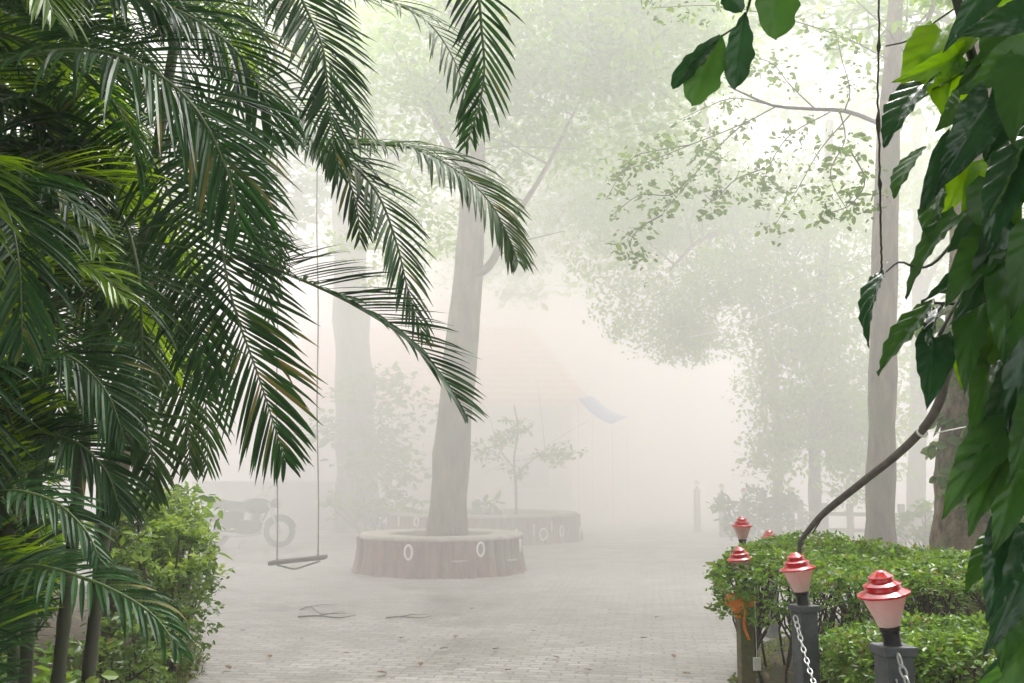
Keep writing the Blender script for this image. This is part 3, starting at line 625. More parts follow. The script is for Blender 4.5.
# ---------------------------------------------------------------- swing
def swing():
    Y = 12.0; a = P(270, 563, Y); e = P(326, 557, Y); mid = (a + e) / 2
    t = thing('swing', 'empty wooden plank swing hanging on two thin ropes over the paving', 'swing', tuple(mid))
    ang = math.atan2(e[2] - a[2], e[0] - a[0]); L = np.linalg.norm(e - a)
    b = MB(); b.box(mid, (L, .22, .045), Matrix.Rotation(-ang, 3, 'Y')); s = obj('seat', b, M['plank'], t, smooth=False)
    bv = s.modifiers.new('b', 'BEVEL'); bv.width = .008; bv.segments = 2
    b = MB(); b.tube(catmull([P(277, 565, Y), P(285, 567, Y), P(295, 569, Y), P(308, 565, Y), P(320, 561, Y)], 12), .012, 6); obj('rope', b, M['rope'], t)
    for (px, py, tx) in ((277, 562, 277), (318, 558, 317)):
        top = P(tx, -20, 12.0); bot = P(px, py, Y); pp = [bot + (top - bot) * k / 24 + V(.008 * math.sin(k * .8), 0, 0) for k in range(25)]
        b = MB(); b.tube(pp, .0085, 6); b.torus(bot + V(0, 0, .03), .02, .011, (1, 0, 0), 10, 6); obj('rope', b, M['rope'], t)
swing()

# ---------------------------------------------------------------- bollard lamps with chains
def bollard(label, px, pyt, Y, zpost, head, tilt=(0, 0), rot=.2, w=.12, pm='post', cap=True, glass='frost', s=1.0, name='bollard_lamp', group='red capped bollard lamps along the path edge'):
    p = P(px, pyt, Y); t = thing(name, label, 'lamp', (p[0], Y, 0), group); t.rotation_euler.z = rot
    b = MB(); h = zpost
    b.add([(sx * w / 2 * k, sy * w / 2 * k, z) for z, k in ((0, 1.08), (h - .02, 1)) for sx, sy in ((-1, -1), (1, -1), (1, 1), (-1, 1))], [(0, 1, 5, 4), (1, 2, 6, 5), (2, 3, 7, 6), (3, 0, 4, 7), (4, 5, 6, 7), (3, 2, 1, 0)])
    po = obj('post', b, M[pm], t, smooth=False, local=True); m = po.modifiers.new('b', 'BEVEL'); m.width = .006; m.segments = 2
    if cap:
        b = MB(); b.box((0, 0, h - .005), (w + .02, w + .02, .03)); o = obj('post_cap', b, M[pm], t, smooth=False, local=True); m = o.modifiers.new('b', 'BEVEL'); m.width = .004; m.segments = 2
    Rm = Matrix.Rotation(tilt[0], 3, 'X') @ Matrix.Rotation(tilt[1], 3, 'Y'); Rm = np.array(Rm)
    def put(mb): 
        mb.v = [(v @ Rm.T) + V(0, 0, h) for v in mb.v]; return mb
    b = MB(); b.lathe([(.03, 0), (.031, .01), (.029, .014), (.029, .055), (.034, .058), (.034, .07), (.02, .075)], n=24, close=True); b.v = [v * s for v in b.v]; obj('collar', put(b), M['black'], t, local=True)
    b = MB(); b.lathe([(.026, .070), (.036, .075), (.046, .105), (.060, .14), (.069, .165), (.074, .18), (.071, .181), (.056, .14), (.042, .105), (.030, .078)], n=30, rf=lambda q, z: 1 + .02 * math.cos(8 * q)); b.v = [v * s for v in b.v]; g = obj('glass', put(b), M[glass], t, local=True)
    b = MB(); b.ellipsoid((0, 0, .12), (.022, .022, .03)); b.v = [v * s for v in b.v]; obj('bulb', put(b), M['bulb'], g, local=True)
    b = MB(); b.lathe([(.066, .174), (.085, .174), (.086, .181), (.061, .194), (.056, .205), (.062, .207), (.061, .211), (.041, .221), (.037, .230), (.042, .232), (.041, .236), (.025, .246), (.018, .252), (.010, .256), (.001, .257)], n=40); b.v = [v * s for v in b.v]; obj('lamp_cap', put(b), M['red_cap' if glass == 'frost' else 'red_pale'], t, local=True)
    return t
L1 = bollard('nearest red capped lamp with pink glass, leaning on a dark square post at lower right', 893, 643, 3.4, P(893, 648, 3.4)[2], None, tilt=(R(2), R(-9)), rot=.12, w=.094)
L2 = bollard('second nearest red lamp, upright on a dark post against the hedge', 804, 608, 4.85, P(804, 607, 4.85)[2], None, tilt=(R(-3), R(-7)), rot=.3, w=.09)
L3 = bollard('red lamp on the mossy post that is tied with orange cloth', 744, 590, 6.4, P(744, 588, 6.4)[2], None, tilt=(R(0), R(-6)), rot=.1, w=.085, pm='post_moss')
L4 = bollard('red lamp just above and behind the one at the left tip of the hedge', 743, 560, 8.4, P(743, 548, 8.4)[2], None, rot=.3, w=.1)
L5 = bollard('small red lamp peeking over the hedge top, right of the pair at its left tip', 770, 560, 10.0, P(770, 556, 10)[2], None, rot=.3, w=.1)
far = [(697, 478, 27), (722, 481, 25), (744, 485, 22), (790, 484, 22.5)]
fl = ['foggy lamp furthest left beyond the red lamps', 'second foggy lamp post, right of the furthest left one', 'foggy lamp at the left front of the far hedge', 'foggy lamp at the right side of the far hedge']
for (px, py, Y), lb in zip(far, fl):
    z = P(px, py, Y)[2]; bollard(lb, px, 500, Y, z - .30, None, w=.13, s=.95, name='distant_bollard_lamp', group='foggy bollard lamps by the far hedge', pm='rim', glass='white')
def chain(p0, p1, sag, label):
    n = max(8, int(np.linalg.norm(p1 - p0) * 1.25 / .034)); pts = [p0 + (p1 - p0) * k / n - V(0, 0, 4 * sag * (k / n) * (1 - k / n)) for k in range(n + 1)]
    b = MB()
    for k in range(n):
        ax = unit(pts[k + 1] - pts[k]); L = np.linalg.norm(pts[k + 1] - pts[k]); ref = V(1, 0, .1) if k % 2 else V(0, 1, .9)
        nn = unit(np.cross(ax, ref)); b.torus((pts[k] + pts[k + 1]) / 2, 1, .0034, nn, 14, 5, .0095, L * .62, up=ax)
    tag(obj('chain', b, M['chain'], loc=tuple(p0)), label, 'chain', 'chains slung between the bollard posts')
A1 = P(898, 655, 3.33); A2 = P(795, 616, 4.79)
chain(A1, V(1.22, 1.9, .93), .38, 'pale chain hanging from the nearest lamp post, running off toward the viewer')
chain(A2, V(1.24, 3.34, .93), .34, 'pale chain hanging from the second lamp post toward the nearest one')
# orange cloth + tag on the mossy post
oc = thing('orange_cloth', 'orange cloth knotted round the mossy post at the hedge tip', 'cloth', (L3.location[0], 6.4, .8))
b = MB(); c3 = P(741, 601, 6.4)
b.lathe([(.085, -.02), (.095, 0), (.09, .03), (.078, .05)], (c3[0], c3[1], c3[2] - .01), 20, lambda q, z: 1 + .12 * math.sin(5 * q + z * 60)); obj('knot', b, M['orange'], oc)
for (x1, y1, w) in ((737, 618, .035), (748, 640, .018), (733, 612, .03)):
    b = MB(); e = P(x1, y1, 6.27); s = P(742, 602, 6.28); n = 8; vs = []
    for k in range(n):
        p = s + (e - s) * k / (n - 1) + V(.01 * math.sin(k), 0, 0); vs += [p - V(w / 2, .01 * math.sin(k * 1.3), 0), p + V(w / 2, -.01 * math.sin(k * 1.3), 0)]
    b.add(vs, [(2 * k, 2 * k + 1, 2 * k + 3, 2 * k + 2) for k in range(n - 1)]); o = obj('tail', b, M['orange'], oc); m = o.modifiers.new('s', 'SOLIDIFY'); m.thickness = .003
b = MB(); p = P(757, 664, 6.2); b.box(p, (.045, .012, .075)); b.tube([p + V(0, 0, .035), p + V(.01, .05, .45)], .002, 4)
tag(obj('hanging_tag', b, M['white'], smooth=False, loc=tuple(p)), 'small white tag dangling low among the hedge stems, right of the mossy post', 'tag')

# ---------------------------------------------------------------- hedges
def inpoly(x, y, poly):
    c = False; j = len(poly) - 1
    for i in range(len(poly)):
        if (poly[i][1] > y) != (poly[j][1] > y) and x < (poly[j][0] - poly[i][0]) * (y - poly[i][1]) / (poly[j][1] - poly[i][1]) + poly[i][0]: c = not c
        j = i
    return c
def hedge(label, poly, zt, thick, n_top, n_side, leaf, seed, stems, zlow=.35, side_n=.5):
    r = random.Random(seed); xs = [p[0] for p in poly]; ys = [p[1] for p in poly]; c = (sum(xs) / len(xs), sum(ys) / len(ys))
    t = thing('clipped_hedge', label, 'hedge', (c[0], c[1], .04), 'flat topped hedges behind the lamps'); cen = []
    def zz(x, y): return zt - .12 * max(0, 1.75 - x) / .5 * (zt > .95) - .10 * max(0, x - 2.5) ** 1.3 * (zt > .95) - .10 * max(0, x - 2.1) * (zt < .95) - .11 * min(1.3, math.hypot((x - c[0]) / (max(xs) - min(xs)), (y - c[1]) / (max(ys) - min(ys))) * 2) ** 4 + .055 * math.sin(x * 4.2 + seed) * math.sin(y * 2.6 + 1) + .03 * math.sin(y * 6.3 + x * 3) + .02 * math.sin(x * 13 + y * 11)
    while len(cen) < n_top:
        x, y = r.uniform(min(xs), max(xs)), r.uniform(min(ys), max(ys))
        if inpoly(x, y, poly): cen.append((x, y, zz(x, y) - thick * r.random() ** 2.2 + .01))
    n = len(poly)
    for k in range(n_side):     # skirt round the edges
        i = r.randrange(n); u = r.random(); x = poly[i][0] * (1 - u) + poly[(i + 1) % n][0] * u; y = poly[i][1] * (1 - u) + poly[(i + 1) % n][1] * u
        dz = r.random() ** 1.6 * (zt - zlow); ins = .02 + dz * .5
        x += (c[0] - x) * ins * .3 + r.gauss(0, .03); y += (c[1] - y) * ins * .3 + r.gauss(0, .03); cen.append((x, y, zz(x, y) - dz))
    l = MB(); add_leaves(l, clumps(np.array(cen), .045, 9), leaf, aspect=.5, flat=.45, droop=-.1); obj('leaves', l, M['hedge'], t, smooth=False)
    s = MB()
    for k in range(stems):
        while True:
            x, y = r.uniform(min(xs), max(xs)), r.uniform(min(ys), max(ys))
            if inpoly(x, y, poly): break
        base = V(x, y, .02); x2 = x; m = base + V(r.gauss(0, .06), r.gauss(0, .06), zt * .35)
        for q in range(4):
            e = m + V(r.gauss(0, .17), r.gauss(0, .15), zt * .52)
            if not inpoly(e[0], e[1], poly): e = V((e[0] + c[0]) / 2, (e[1] + c[1]) / 2, e[2])
            e[2] = min(e[2], zt - .06); mid = (m + e) / 2 + V(r.gauss(0, .05), r.gauss(0, .05), -.03)
            s.tube(catmull([base if q == 0 else m - V(0, 0, .02), m if q == 0 else (m + mid) / 2, mid, e], 8), list(np.linspace(.011, .0035, 8)), 5)
            for w in range(3):
                a = mid + (e - mid) * r.random(); s.tube([a, a + V(r.gauss(0, .07), r.gauss(0, .07), r.uniform(0, .12))], [.0035, .0015], 4)
    obj('stem', s, M['twig'], t)
    return t
hedge('large flat topped hedge with bare woody stems under its left tip', [(1.27, 6.5), (1.55, 7.4), (1.98, 8.5), (3.9, 8.6), (3.6, 5.7), (2.3, 5.5), (1.75, 5.5), (1.48, 6.1)], 1.06, .08, 3600, 620, .030, 5, 60, zlow=.72)
hedge('lower small leaved hedge block right behind the nearest lamp', [(1.50, 4.35), (1.55, 5.1), (1.9, 5.35), (2.75, 5.3), (2.85, 4.5), (2.1, 4.25)], .89, .10, 1500, 2000, .027, 9, 26, zlow=.1)
# inner foliage, to close the view through the big hedge's right half
l = MB(); cen = [(rnd.uniform(2.1, 3.6), rnd.uniform(6.6, 8.2), rnd.uniform(.1, .8)) for k in range(560)]
add_leaves(l, clumps(np.array(cen), .07, 8), .032, aspect=.5)
tag(obj('undergrowth', l, M['shrub'], smooth=False, loc=(2.4, 6, 0)), 'dense leafy undergrowth beneath the flat hedge top', 'undergrowth')['kind'] = 'stuff'

# curved grey stem with white tie
b = MB(); st = catmull([P(800, 541, 5.6), P(822, 515, 5.4), P(860, 484, 5.1), P(900, 452, 4.8), P(926, 425, 4.6), P(940, 400, 4.45), P(946, 375, 4.3), P(960, 330, 4.1), P(978, 250, 3.9), P(1000, 120, 3.8), P(1030, -60, 3.8), P(1050, -350, 4.1), P(1040, -900, 4.2)], 80)
st = [V(st[0][0] - .02, st[0][1] + .1, .6), *st]
b.tube(st, [.010] + list(np.interp(np.arange(80), [0, 8, 80], [.013, .019, .024])), 10)
cs = thing('curved_stem', 'bare grey stem curving up from the hedge to the big leaves at the right', 'stem', tuple(st[0]))
obj('stem', b, M['hose'], cs); b = MB(); b.tube([P(810, 530, 5.5), P(802, 545, 5.5), P(793, 560, 5.5)], .003, 4); obj('twig', b, M['twig'], cs); b = MB(); b.tube([P(826, 512, 5.4), P(812, 534, 5.4)], .004, 4); obj('twig', b, M['twig'], cs)
b = MB(); tp_ = P(922, 432, 4.62); b.torus(tp_, .024, .006, unit(P(926, 425, 4.6) - P(915, 438, 4.7)), 16, 6); b.tube([P(936, 433, 4.6), P(966, 427, 4.6)], .003, 4); obj('tie', b, M['white'], cs)
b = MB(); w0 = P(690, 337, 20); w1 = P(888, 262, 12.3); b.tube([w0 + (w1 - w0) * k / 14 - V(0, 0, .5 * (k / 14) * (1 - k / 14)) for k in range(15)], .008, 4)
tag(obj('wire', b, M['white'], loc=tuple(w0)), 'thin pale wire sloping up to the slim grey trunk', 'wire')

# ---------------------------------------------------------------- palms
def frond_mesh(ctrl, n=46, L=.34, ref=(0, 0, 1), width=.0145, s0=.12, a0=62, a1=22, droop=.6, lift=.15, seed=0, sides=(1, 1), rr=.0075, limit=None):
    r = random.Random(seed); path = catmull(ctrl, 48)
    seg = np.cumsum([0] + [np.linalg.norm(path[i + 1] - path[i]) for i in range(47)]); tot = seg[-1]
    rb = MB(); rb.tube(path, list(np.linspace(rr * 1.5, rr * .25, 48)), 6); lb = MB(); ref = np.asarray(ref, float)
    vs = []; fs = []; K = 6
    prof = (.35, .85, 1.0, .92, .66, .05)
    for i in range(n):
        u = s0 + (1 - s0) * (i + .5) / n; dist = u * tot; k = min(int(np.searchsorted(seg, dist)), 47); p = path[k] if k == 0 else path[k - 1] + (path[k] - path[k - 1]) * ((dist - seg[k - 1]) / max(1e-6, seg[k] - seg[k - 1]))
        T = unit(path[min(k + 1, 47)] - path[max(k - 2, 0)]); N = unit(ref - T * np.dot(ref, T)); S = np.cross(T, N); q = (u - s0) / (1 - s0)
        ll = L * (math.sin(math.pi * min(1, .16 + .80 * q)) ** .55) * (1 if q < .9 else 1 - (q - .9) * 3.5)
        for side in (-1, 1):
            if r.random() > sides[0 if side < 0 else 1] or r.random() < .015: continue
            ang = R(a0 + (a1 - a0) * q + r.gauss(0, 3)); lf_ = lift + r.gauss(0, .07)
            dv = unit(math.cos(ang) * T + math.sin(ang) * (side * S * math.cos(lf_) + N * math.sin(lf_)))
            le = ll * r.uniform(.85, 1.08); w = width * (.75 + .4 * ll / L) * r.uniform(.85, 1.1); pos = p.copy(); d_ = dv.copy(); dr = droop * r.uniform(.6, 1.4)
            if r.random() < .05: dr *= 2.5; le *= .8
            N2 = unit(N + V(r.gauss(0, .2), r.gauss(0, .2), r.gauss(0, .2))); b0 = lb.n + len(vs)
            for s in range(K):
                Wd = unit(np.cross(d_, N2)); ww = w * .5 * prof[s]; nn = np.cross(Wd, d_)
                vs += [pos + Wd * ww + nn * ww * .35, pos, pos - Wd * ww + nn * ww * .35]
                if s < K - 1:
                    a = b0 + s * 3; fs += [(a, a + 1, a + 4, a + 3), (a + 1, a + 2, a + 5, a + 4)]
                pos = pos + d_ * le / (K - 1); d_ = unit(d_ + V(0, 0, -1) * dr * (s + 1) / (K * 2.6))
    lb.v.append(np.array(vs)); lb.f += fs; lb.n += len(vs)
    return rb, lb
def frond(parent, ctrl, mat='palm', **k):
    rb, lb = frond_mesh(ctrl, **k); o = obj('frond', lb, M[mat], parent, smooth=False); obj('rachis', rb, M['rachis'], o); return o
palmdefs = [('front areca palm clump with dark arching fronds at the left edge', [(-2.0, 3.3, 2.35), (-2.2, 3.1, 3.0), (-1.75, 3.6, 1.5), (-2.4, 3.5, 1.9), (-1.95, 3.9, .9), (-1.8, 3.5, .6)]),
            ('middle areca palm clump whose long fronds arch out over the paving', [(-2.1, 4.4, 3.5), (-1.75, 4.3, 2.7), (-2.35, 4.7, 2.1), (-1.55, 4.6, 4.3)]),
            ('rear areca palm clump behind the others, next to the yellow green shrubs', [(-3.1, 6.1, 3.6), (-2.7, 5.8, 2.6), (-3.5, 5.7, 2.9), (-3.0, 6.3, 5.0), (-3.3, 6.0, 1.6)])]
PT = []
for lb_, stems in palmdefs:
    cx = sum(s[0] for s in stems) / len(stems) - .15; cy = sum(s[1] for s in stems) / len(stems)
    t = thing('areca_palm', lb_, 'palm', (cx, cy, .05), 'areca palms at the left of the courtyard'); PT.append((t, stems))
    for (x, y, z) in stems:
        bx, by = cx + (x - cx) * .35, cy + (y - cy) * .35; pth = catmull([V(bx, by, .02), V(bx + (x - bx) * .25, by + (y - by) * .3, z * .35), V(bx + (x - bx) * .6, by + (y - by) * .65, z * .7), V(x, y, z)], 60)
        b = MB(); b.tube(pth, [(.023 + .006 * (1 - k / 60)) * (1.13 if k % 5 == 0 else 1) for k in range(60)], 12); obj('cane', b, M['cane'], t)
# fronds traced from the photograph: (palm, base stem top, control points, settings)
def C_(*q): return [P(*a) for a in q]
CAMN = (0, -1, .25)
F_ = [
 (1, C_((150, 60, 4.3), (190, 130, 4.0), (215, 215, 3.8), (232, 300, 3.7), (258, 375, 3.65), (286, 462, 3.6)), dict(ref=CAMN, L=.40, n=70, a0=70, a1=20, droop=.35, s0=.22, sides=(1, 1))),
 (1, C_((170, 250, 4.3), (205, 255, 4.1), (245, 259, 3.9), (297, 278, 3.7), (354, 305, 3.6), (411, 343, 3.5), (453, 395, 3.45), (466, 416, 3.4)), dict(ref=(.25, -.45, .8), L=.30, n=58, a0=60, a1=22, droop=.25, lift=.55, s0=.2)),
 (1, C_((160, 170, 4.4), (220, 150, 4.2), (288, 144, 4.1), (358, 144, 4.0), (411, 148, 3.9), (453, 168, 3.8), (488, 200, 3.7), (512, 245, 3.65), (518, 262, 3.6)), dict(ref=(0, -.35, 1), L=.30, n=62, droop=.95, s0=.25, mat='palm_old')),
 (1, C_((230, -120, 4.2), (275, -60, 4.0), (302, 0, 3.9), (321, 42, 3.8), (327, 80, 3.75), (331, 120, 3.7), (338, 170, 3.7)), dict(ref=(.3, -1, .2), L=.33, n=58, droop=.35, a0=50, s0=.15)),
 (2, C_((290, -60, 5.4), (340, -10, 5.3), (385, 0, 5.2), (425, 20, 5.1), (450, 52, 5.0), (466, 95, 4.9), (470, 140, 4.85)), dict(ref=(0, -.3, 1), L=.36, n=50, droop=.8, mat='palm_old', s0=.2)),
 (1, C_((350, -160, 4.1), (440, -90, 3.8), (474, -20, 3.6), (482, 35, 3.5), (484, 75, 3.5), (478, 110, 3.5), (466, 145, 3.5)), dict(ref=(.1, -1, .1), L=.29, n=52, droop=.3, a0=50, s0=.2, sides=(.8, 1))),
 (1, C_((220, 130, 4.3), (290, 140, 4.2), (345, 160, 4.1), (378, 195, 4.05), (397, 245, 4.0), (408, 290, 4.0), (424, 340, 4.0)), dict(ref=(.4, -.6, .7), L=.26, n=48, droop=.5, s0=.15)),
 (0, C_((-60, 80, 2.9), (0, 62, 2.75), (70, 50, 2.6), (135, 62, 2.5), (190, 102, 2.45), (225, 165, 2.4), (240, 225, 2.4)), dict(ref=(0, -.6, .8), L=.42, n=62, droop=.6, s0=.1, width=.013)),
 (0, C_((-60, 10, 3.0), (30, -12, 2.9), (110, -8, 2.8), (180, 12, 2.75), (235, 50, 2.7), (265, 100, 2.7), (275, 140, 2.7)), dict(ref=(0, -.6, .8), L=.34, n=56, droop=.8, s0=.1)),
 (1, C_((80, 180, 4.2), (120, 215, 3.9), (137, 265, 3.7), (141, 314, 3.6), (142, 365, 3.5), (141, 415, 3.45)), dict(ref=CAMN, L=.34, n=50, droop=.3, s0=.1, mat='palm_old', sides=(.4, 1))),
 (0, C_((-40, 590, 3.2), (22, 566, 3.0), (89, 580, 2.85), (148, 611, 2.75), (181, 652, 2.7)), dict(ref=(0, -.4, 1), L=.22, n=38, droop=1.0, s0=.1)),
 (0, C_((40, 440, 3.8), (90, 412, 3.6), (130, 412, 3.5), (150, 440, 3.45), (152, 500, 3.4)), dict(ref=(.2, -.9, .5), L=.22, n=38, droop=.35, s0=.2, mat='palm_old')),
 (0, C_((-30, 330, 3.0), (0, 290, 2.9), (45, 268, 2.8), (90, 268, 2.75), (126, 298, 2.7)), dict(ref=(0, -.5, 1), L=.22, n=40, droop=.7, s0=.1, mat='palm_backlit')),
 (0, C_((-30, 270, 3.0), (10, 245, 2.95), (50, 225, 2.9), (85, 230, 2.85), (105, 255, 2.8)), dict(ref=(0, -.4, 1), L=.2, n=36, droop=.6, s0=.1, mat='palm_backlit')),
 (0, C_((-40, 520, 3.0), (0, 492, 2.9), (50, 500, 2.8), (85, 530, 2.75), (100, 560, 2.7)), dict(ref=(0, -.4, 1), L=.2, n=36, droop=.8, s0=.1)),
 (2, C_((130, 90, 5.6), (190, 120, 5.4), (235, 165, 5.2), (262, 215, 5.1), (275, 270, 5.0)), dict(ref=(.3, -.7, .6), L=.36, n=50, droop=.6, s0=.1)),
 (2, C_((200, -40, 5.5), (250, -10, 5.4), (300, 30, 5.3), (340, 80, 5.2), (372, 150, 5.1)), dict(ref=(.3, -.6, .7), L=.34, n=50, droop=.7, s0=.1)),
 (1, C_((90, 100, 4.2), (140, 140, 4.0), (175, 210, 3.9), (195, 290, 3.85), (205, 390, 3.8)), dict(ref=CAMN, L=.36, n=52, droop=.5, s0=.1)),
 (2, C_((120, 230, 5.6), (160, 270, 5.4), (190, 330, 5.2), (205, 400, 5.1), (208, 470, 5.1)), dict(ref=CAMN, L=.36, n=48, droop=.5, s0=.1)),
 (2, C_((190, 20, 5.4), (225, 10, 5.3), (255, 30, 5.2), (272, 70, 5.2)), dict(ref=(0, -.8, .6), L=.3, n=30, droop=.4, s0=.1, mat='palm_backlit')),
 (2, C_((210, 150, 5.3), (240, 180, 5.2), (262, 250, 5.1), (270, 320, 5.1)), dict(ref=CAMN, L=.28, n=40, droop=.5, s0=.1)),

 (0, C_((-10, 470, 3.6), (30, 440, 3.5), (70, 440, 3.4), (105, 470, 3.35), (120, 510, 3.3)), dict(ref=(.2, -.6, .8), L=.28, n=48, droop=.8, s0=.05)),
 (0, C_((-20, 400, 3.4), (20, 360, 3.3), (65, 355, 3.2), (105, 390, 3.15), (125, 440, 3.1)), dict(ref=(.2, -.6, .8), L=.3, n=50, droop=.8, s0=.05)),
 (1, C_((120, 330, 4.4), (150, 340, 4.3), (178, 380, 4.2), (188, 430, 4.15), (190, 470, 4.1)), dict(ref=CAMN, L=.3, n=46, droop=.6, s0=.05, mat='palm_old')),
 (1, C_((250, 90, 4.4), (300, 110, 4.3), (335, 150, 4.2), (355, 200, 4.15), (360, 240, 4.1)), dict(ref=(.3, -.7, .6), L=.3, n=50, droop=.5, s0=.05)),
]
for i, (pi, ctrl, kw) in enumerate(F_):
    t, stems = PT[pi]
    best = min(stems, key=lambda s: np.linalg.norm(np.array(s) - ctrl[0])); b0 = np.array(best); c0 = ctrl[0]
    if np.linalg.norm(b0 - c0) > .25: ctrl = [b0, (b0 + c0) / 2 + V(0, 0, .15)] + ctrl; kw['s0'] = max(kw.get('s0', .1), .0) + .22
    frond(t, ctrl, seed=i, **kw)
# fill fronds inside the clumps
def limit(py): return np.interp(py, [-400, 0, 150, 250, 430, 470, 520, 560, 700], [330, 270, 235, 205, 175, 105, 62, 45, 35])
cnt = [0, 0, 0]; tries = 0
want = [56, 36, 50]
while tries < 12000 and any(cnt[k] < want[k] for k in range(3)):
    tries += 1; pi = rnd.randrange(3)
    if cnt[pi] >= want[pi]: continue
    t, stems = PT[pi]; s = V(*rnd.choice(stems)); az = rnd.uniform(0, 2 * math.pi); e = R(rnd.uniform(35, 80)); L = rnd.uniform(1.2, 1.9); bend = R(rnd.uniform(90, 150)); p = s - V(0, 0, .1); ctrl = [p]; m = 6
    for k in range(m):
        el = e - bend * ((k + .5) / m) ** 1.2; p = p + V(math.cos(az) * math.cos(el), math.sin(az) * math.cos(el), math.sin(el)) * L / m; ctrl.append(p)
    ok = True; vis = False
    for q in ctrl:
        if q[1] < 2.1 or q[2] < .15: ok = False; break
        a = proj(q)
        if a and a[0] > limit(a[1]): ok = False; break
        if a and -60 < a[0] < 1024 and -60 < a[1] < 700: vis = True
    if not ok or not vis: continue
    cnt[pi] += 1
    frond(t, ctrl, mat=rnd.choice(['palm', 'palm', 'palm', 'palm_old', 'palm_backlit'] if pi else ['palm', 'palm', 'palm', 'palm_backlit']), seed=tries, L=rnd.uniform(.30, .42), n=54, droop=rnd.uniform(.5, 1), s0=.16, lift=rnd.uniform(.1, .4))
print('fill fronds', cnt, tries)

# ---------------------------------------------------------------- left shrubs
G1 = 'leafy shrubs under the palms'
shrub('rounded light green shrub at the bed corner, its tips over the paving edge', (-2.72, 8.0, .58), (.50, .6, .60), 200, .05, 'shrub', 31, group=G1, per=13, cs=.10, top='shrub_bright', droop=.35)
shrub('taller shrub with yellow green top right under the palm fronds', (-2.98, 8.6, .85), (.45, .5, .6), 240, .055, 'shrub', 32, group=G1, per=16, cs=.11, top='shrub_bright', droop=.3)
shrub('dark green shrub low in front of the rounded one', (-2.5, 6.6, .38), (.42, .5, .36), 110, .06, 'shrub', 33, group=G1, per=11, cs=.11, droop=.3)
shrub('bright yellow green shrub between the palm canes at the left', (-4.2, 8.6, 1.0), (.7, .6, .75), 110, .09, 'shrub_bright', 34, group=G1, per=12, cs=.14)
shrub('wispy tall shrub with drooping leaves in front of the motorcycle', (-3.05, 9.4, 1.0), (.38, .4, .5), 50, .10, 'tree_leaf', 35, group=G1, per=7, cs=.15, droop=.7, aspect=.35)
shrub('small bright leaved seedling low at the left among the palm canes', (P(75, 625, 4.6)[0], 4.6, .5), (.22, .2, .22), 16, .09, 'shrub_bright', 36, group=G1, per=6, cs=.1, aspect=.55)
shrub('tall dark bush closing the view behind the palm canes at the far left', (-4.5, 7.2, 1.3), (1.35, .7, 1.3), 520, .09, 'tree_leaf', 38, group=G1, per=14, cs=.16)
shrub('dense dark bush filling the bottom left corner', (-2.6, 5.2, .35), (.6, .6, .4), 120, .07, 'hedge', 37, group=G1, per=11, cs=.12)
b = MB(); p0 = P(112, 560, 8.9); b.tube(catmull([p0 * V(1, 1, 0), P(110, 540, 8.9), P(113, 490, 8.9), P(120, 440, 8.9), P(124, 380, 8.9)], 14), list(np.linspace(.14, .10, 14)), 14)
bt = thing('stub_trunk', 'stout brown trunk half hidden between the palms and the yellow green shrub', 'tree', tuple(p0 * V(1, 1, 0))); obj('trunk', b, M['bark'], bt)
l = MB(); add_leaves(l, clumps(blob_points(P(122, 370, 8.9), (.7, .6, .7), 40), .2, 12), .12, droop=.3); obj('crown', l, M['tree_leaf'], bt, smooth=False)
# litter and low growth on the beds
def scatter(poly, n, zf=.1):
    xs = [p[0] for p in poly]; ys = [p[1] for p in poly]; out = []
    while len(out) < n:
        x, y = rnd.uniform(min(xs), max(xs)), rnd.uniform(min(ys), max(ys))
        if inpoly(x, y, poly): out.append((x, y, zf + rnd.random() * .02))
    return np.array(out)
BEDL = [(-2.35, 4.5), (-2.28, 6.5), (-2.7, 8.8), (-3.9, 11.5), (-6, 14), (-7, 5)]; BEDR = [(1.3, 3), (1.32, 5), (1.55, 7.2), (2.4, 9.4), (4.3, 11.6), (8, 13), (6, 3)]
l = MB(); add_leaves(l, np.concatenate([scatter(BEDL, 2600, .09), scatter(BEDR, 1800, .08)]), .06, aspect=.5, flat=.9)
o = obj('leaf_litter', l, M['litter'], smooth=False, kind='stuff'); o['label'] = 'brown dead leaves lying on the planting beds'; o['category'] = 'leaf litter'
l = MB(); e_ = []
for k in range(260):
    u = rnd.random(); i = rnd.randrange(3); p = V(*BEDL[i], 0) * (1 - u) + V(*BEDL[i + 1], 0) * u; e_.append((p[0] + rnd.gauss(0, .07), p[1], .03))
for k in range(260):
    u = rnd.random(); i = rnd.randrange(4); p = V(*BEDR[i], 0) * (1 - u) + V(*BEDR[i + 1], 0) * u; e_.append((p[0] + rnd.gauss(-.02, .06), p[1], .03))
add_leaves(l, clumps(np.array(e_), .05, 9), .05, aspect=.28, droop=-.8, flat=.1)
o = obj('grass', l, M['grass'], smooth=False, kind='stuff'); o['label'] = 'short moss and grass along the paving edges'; o['category'] = 'grass'
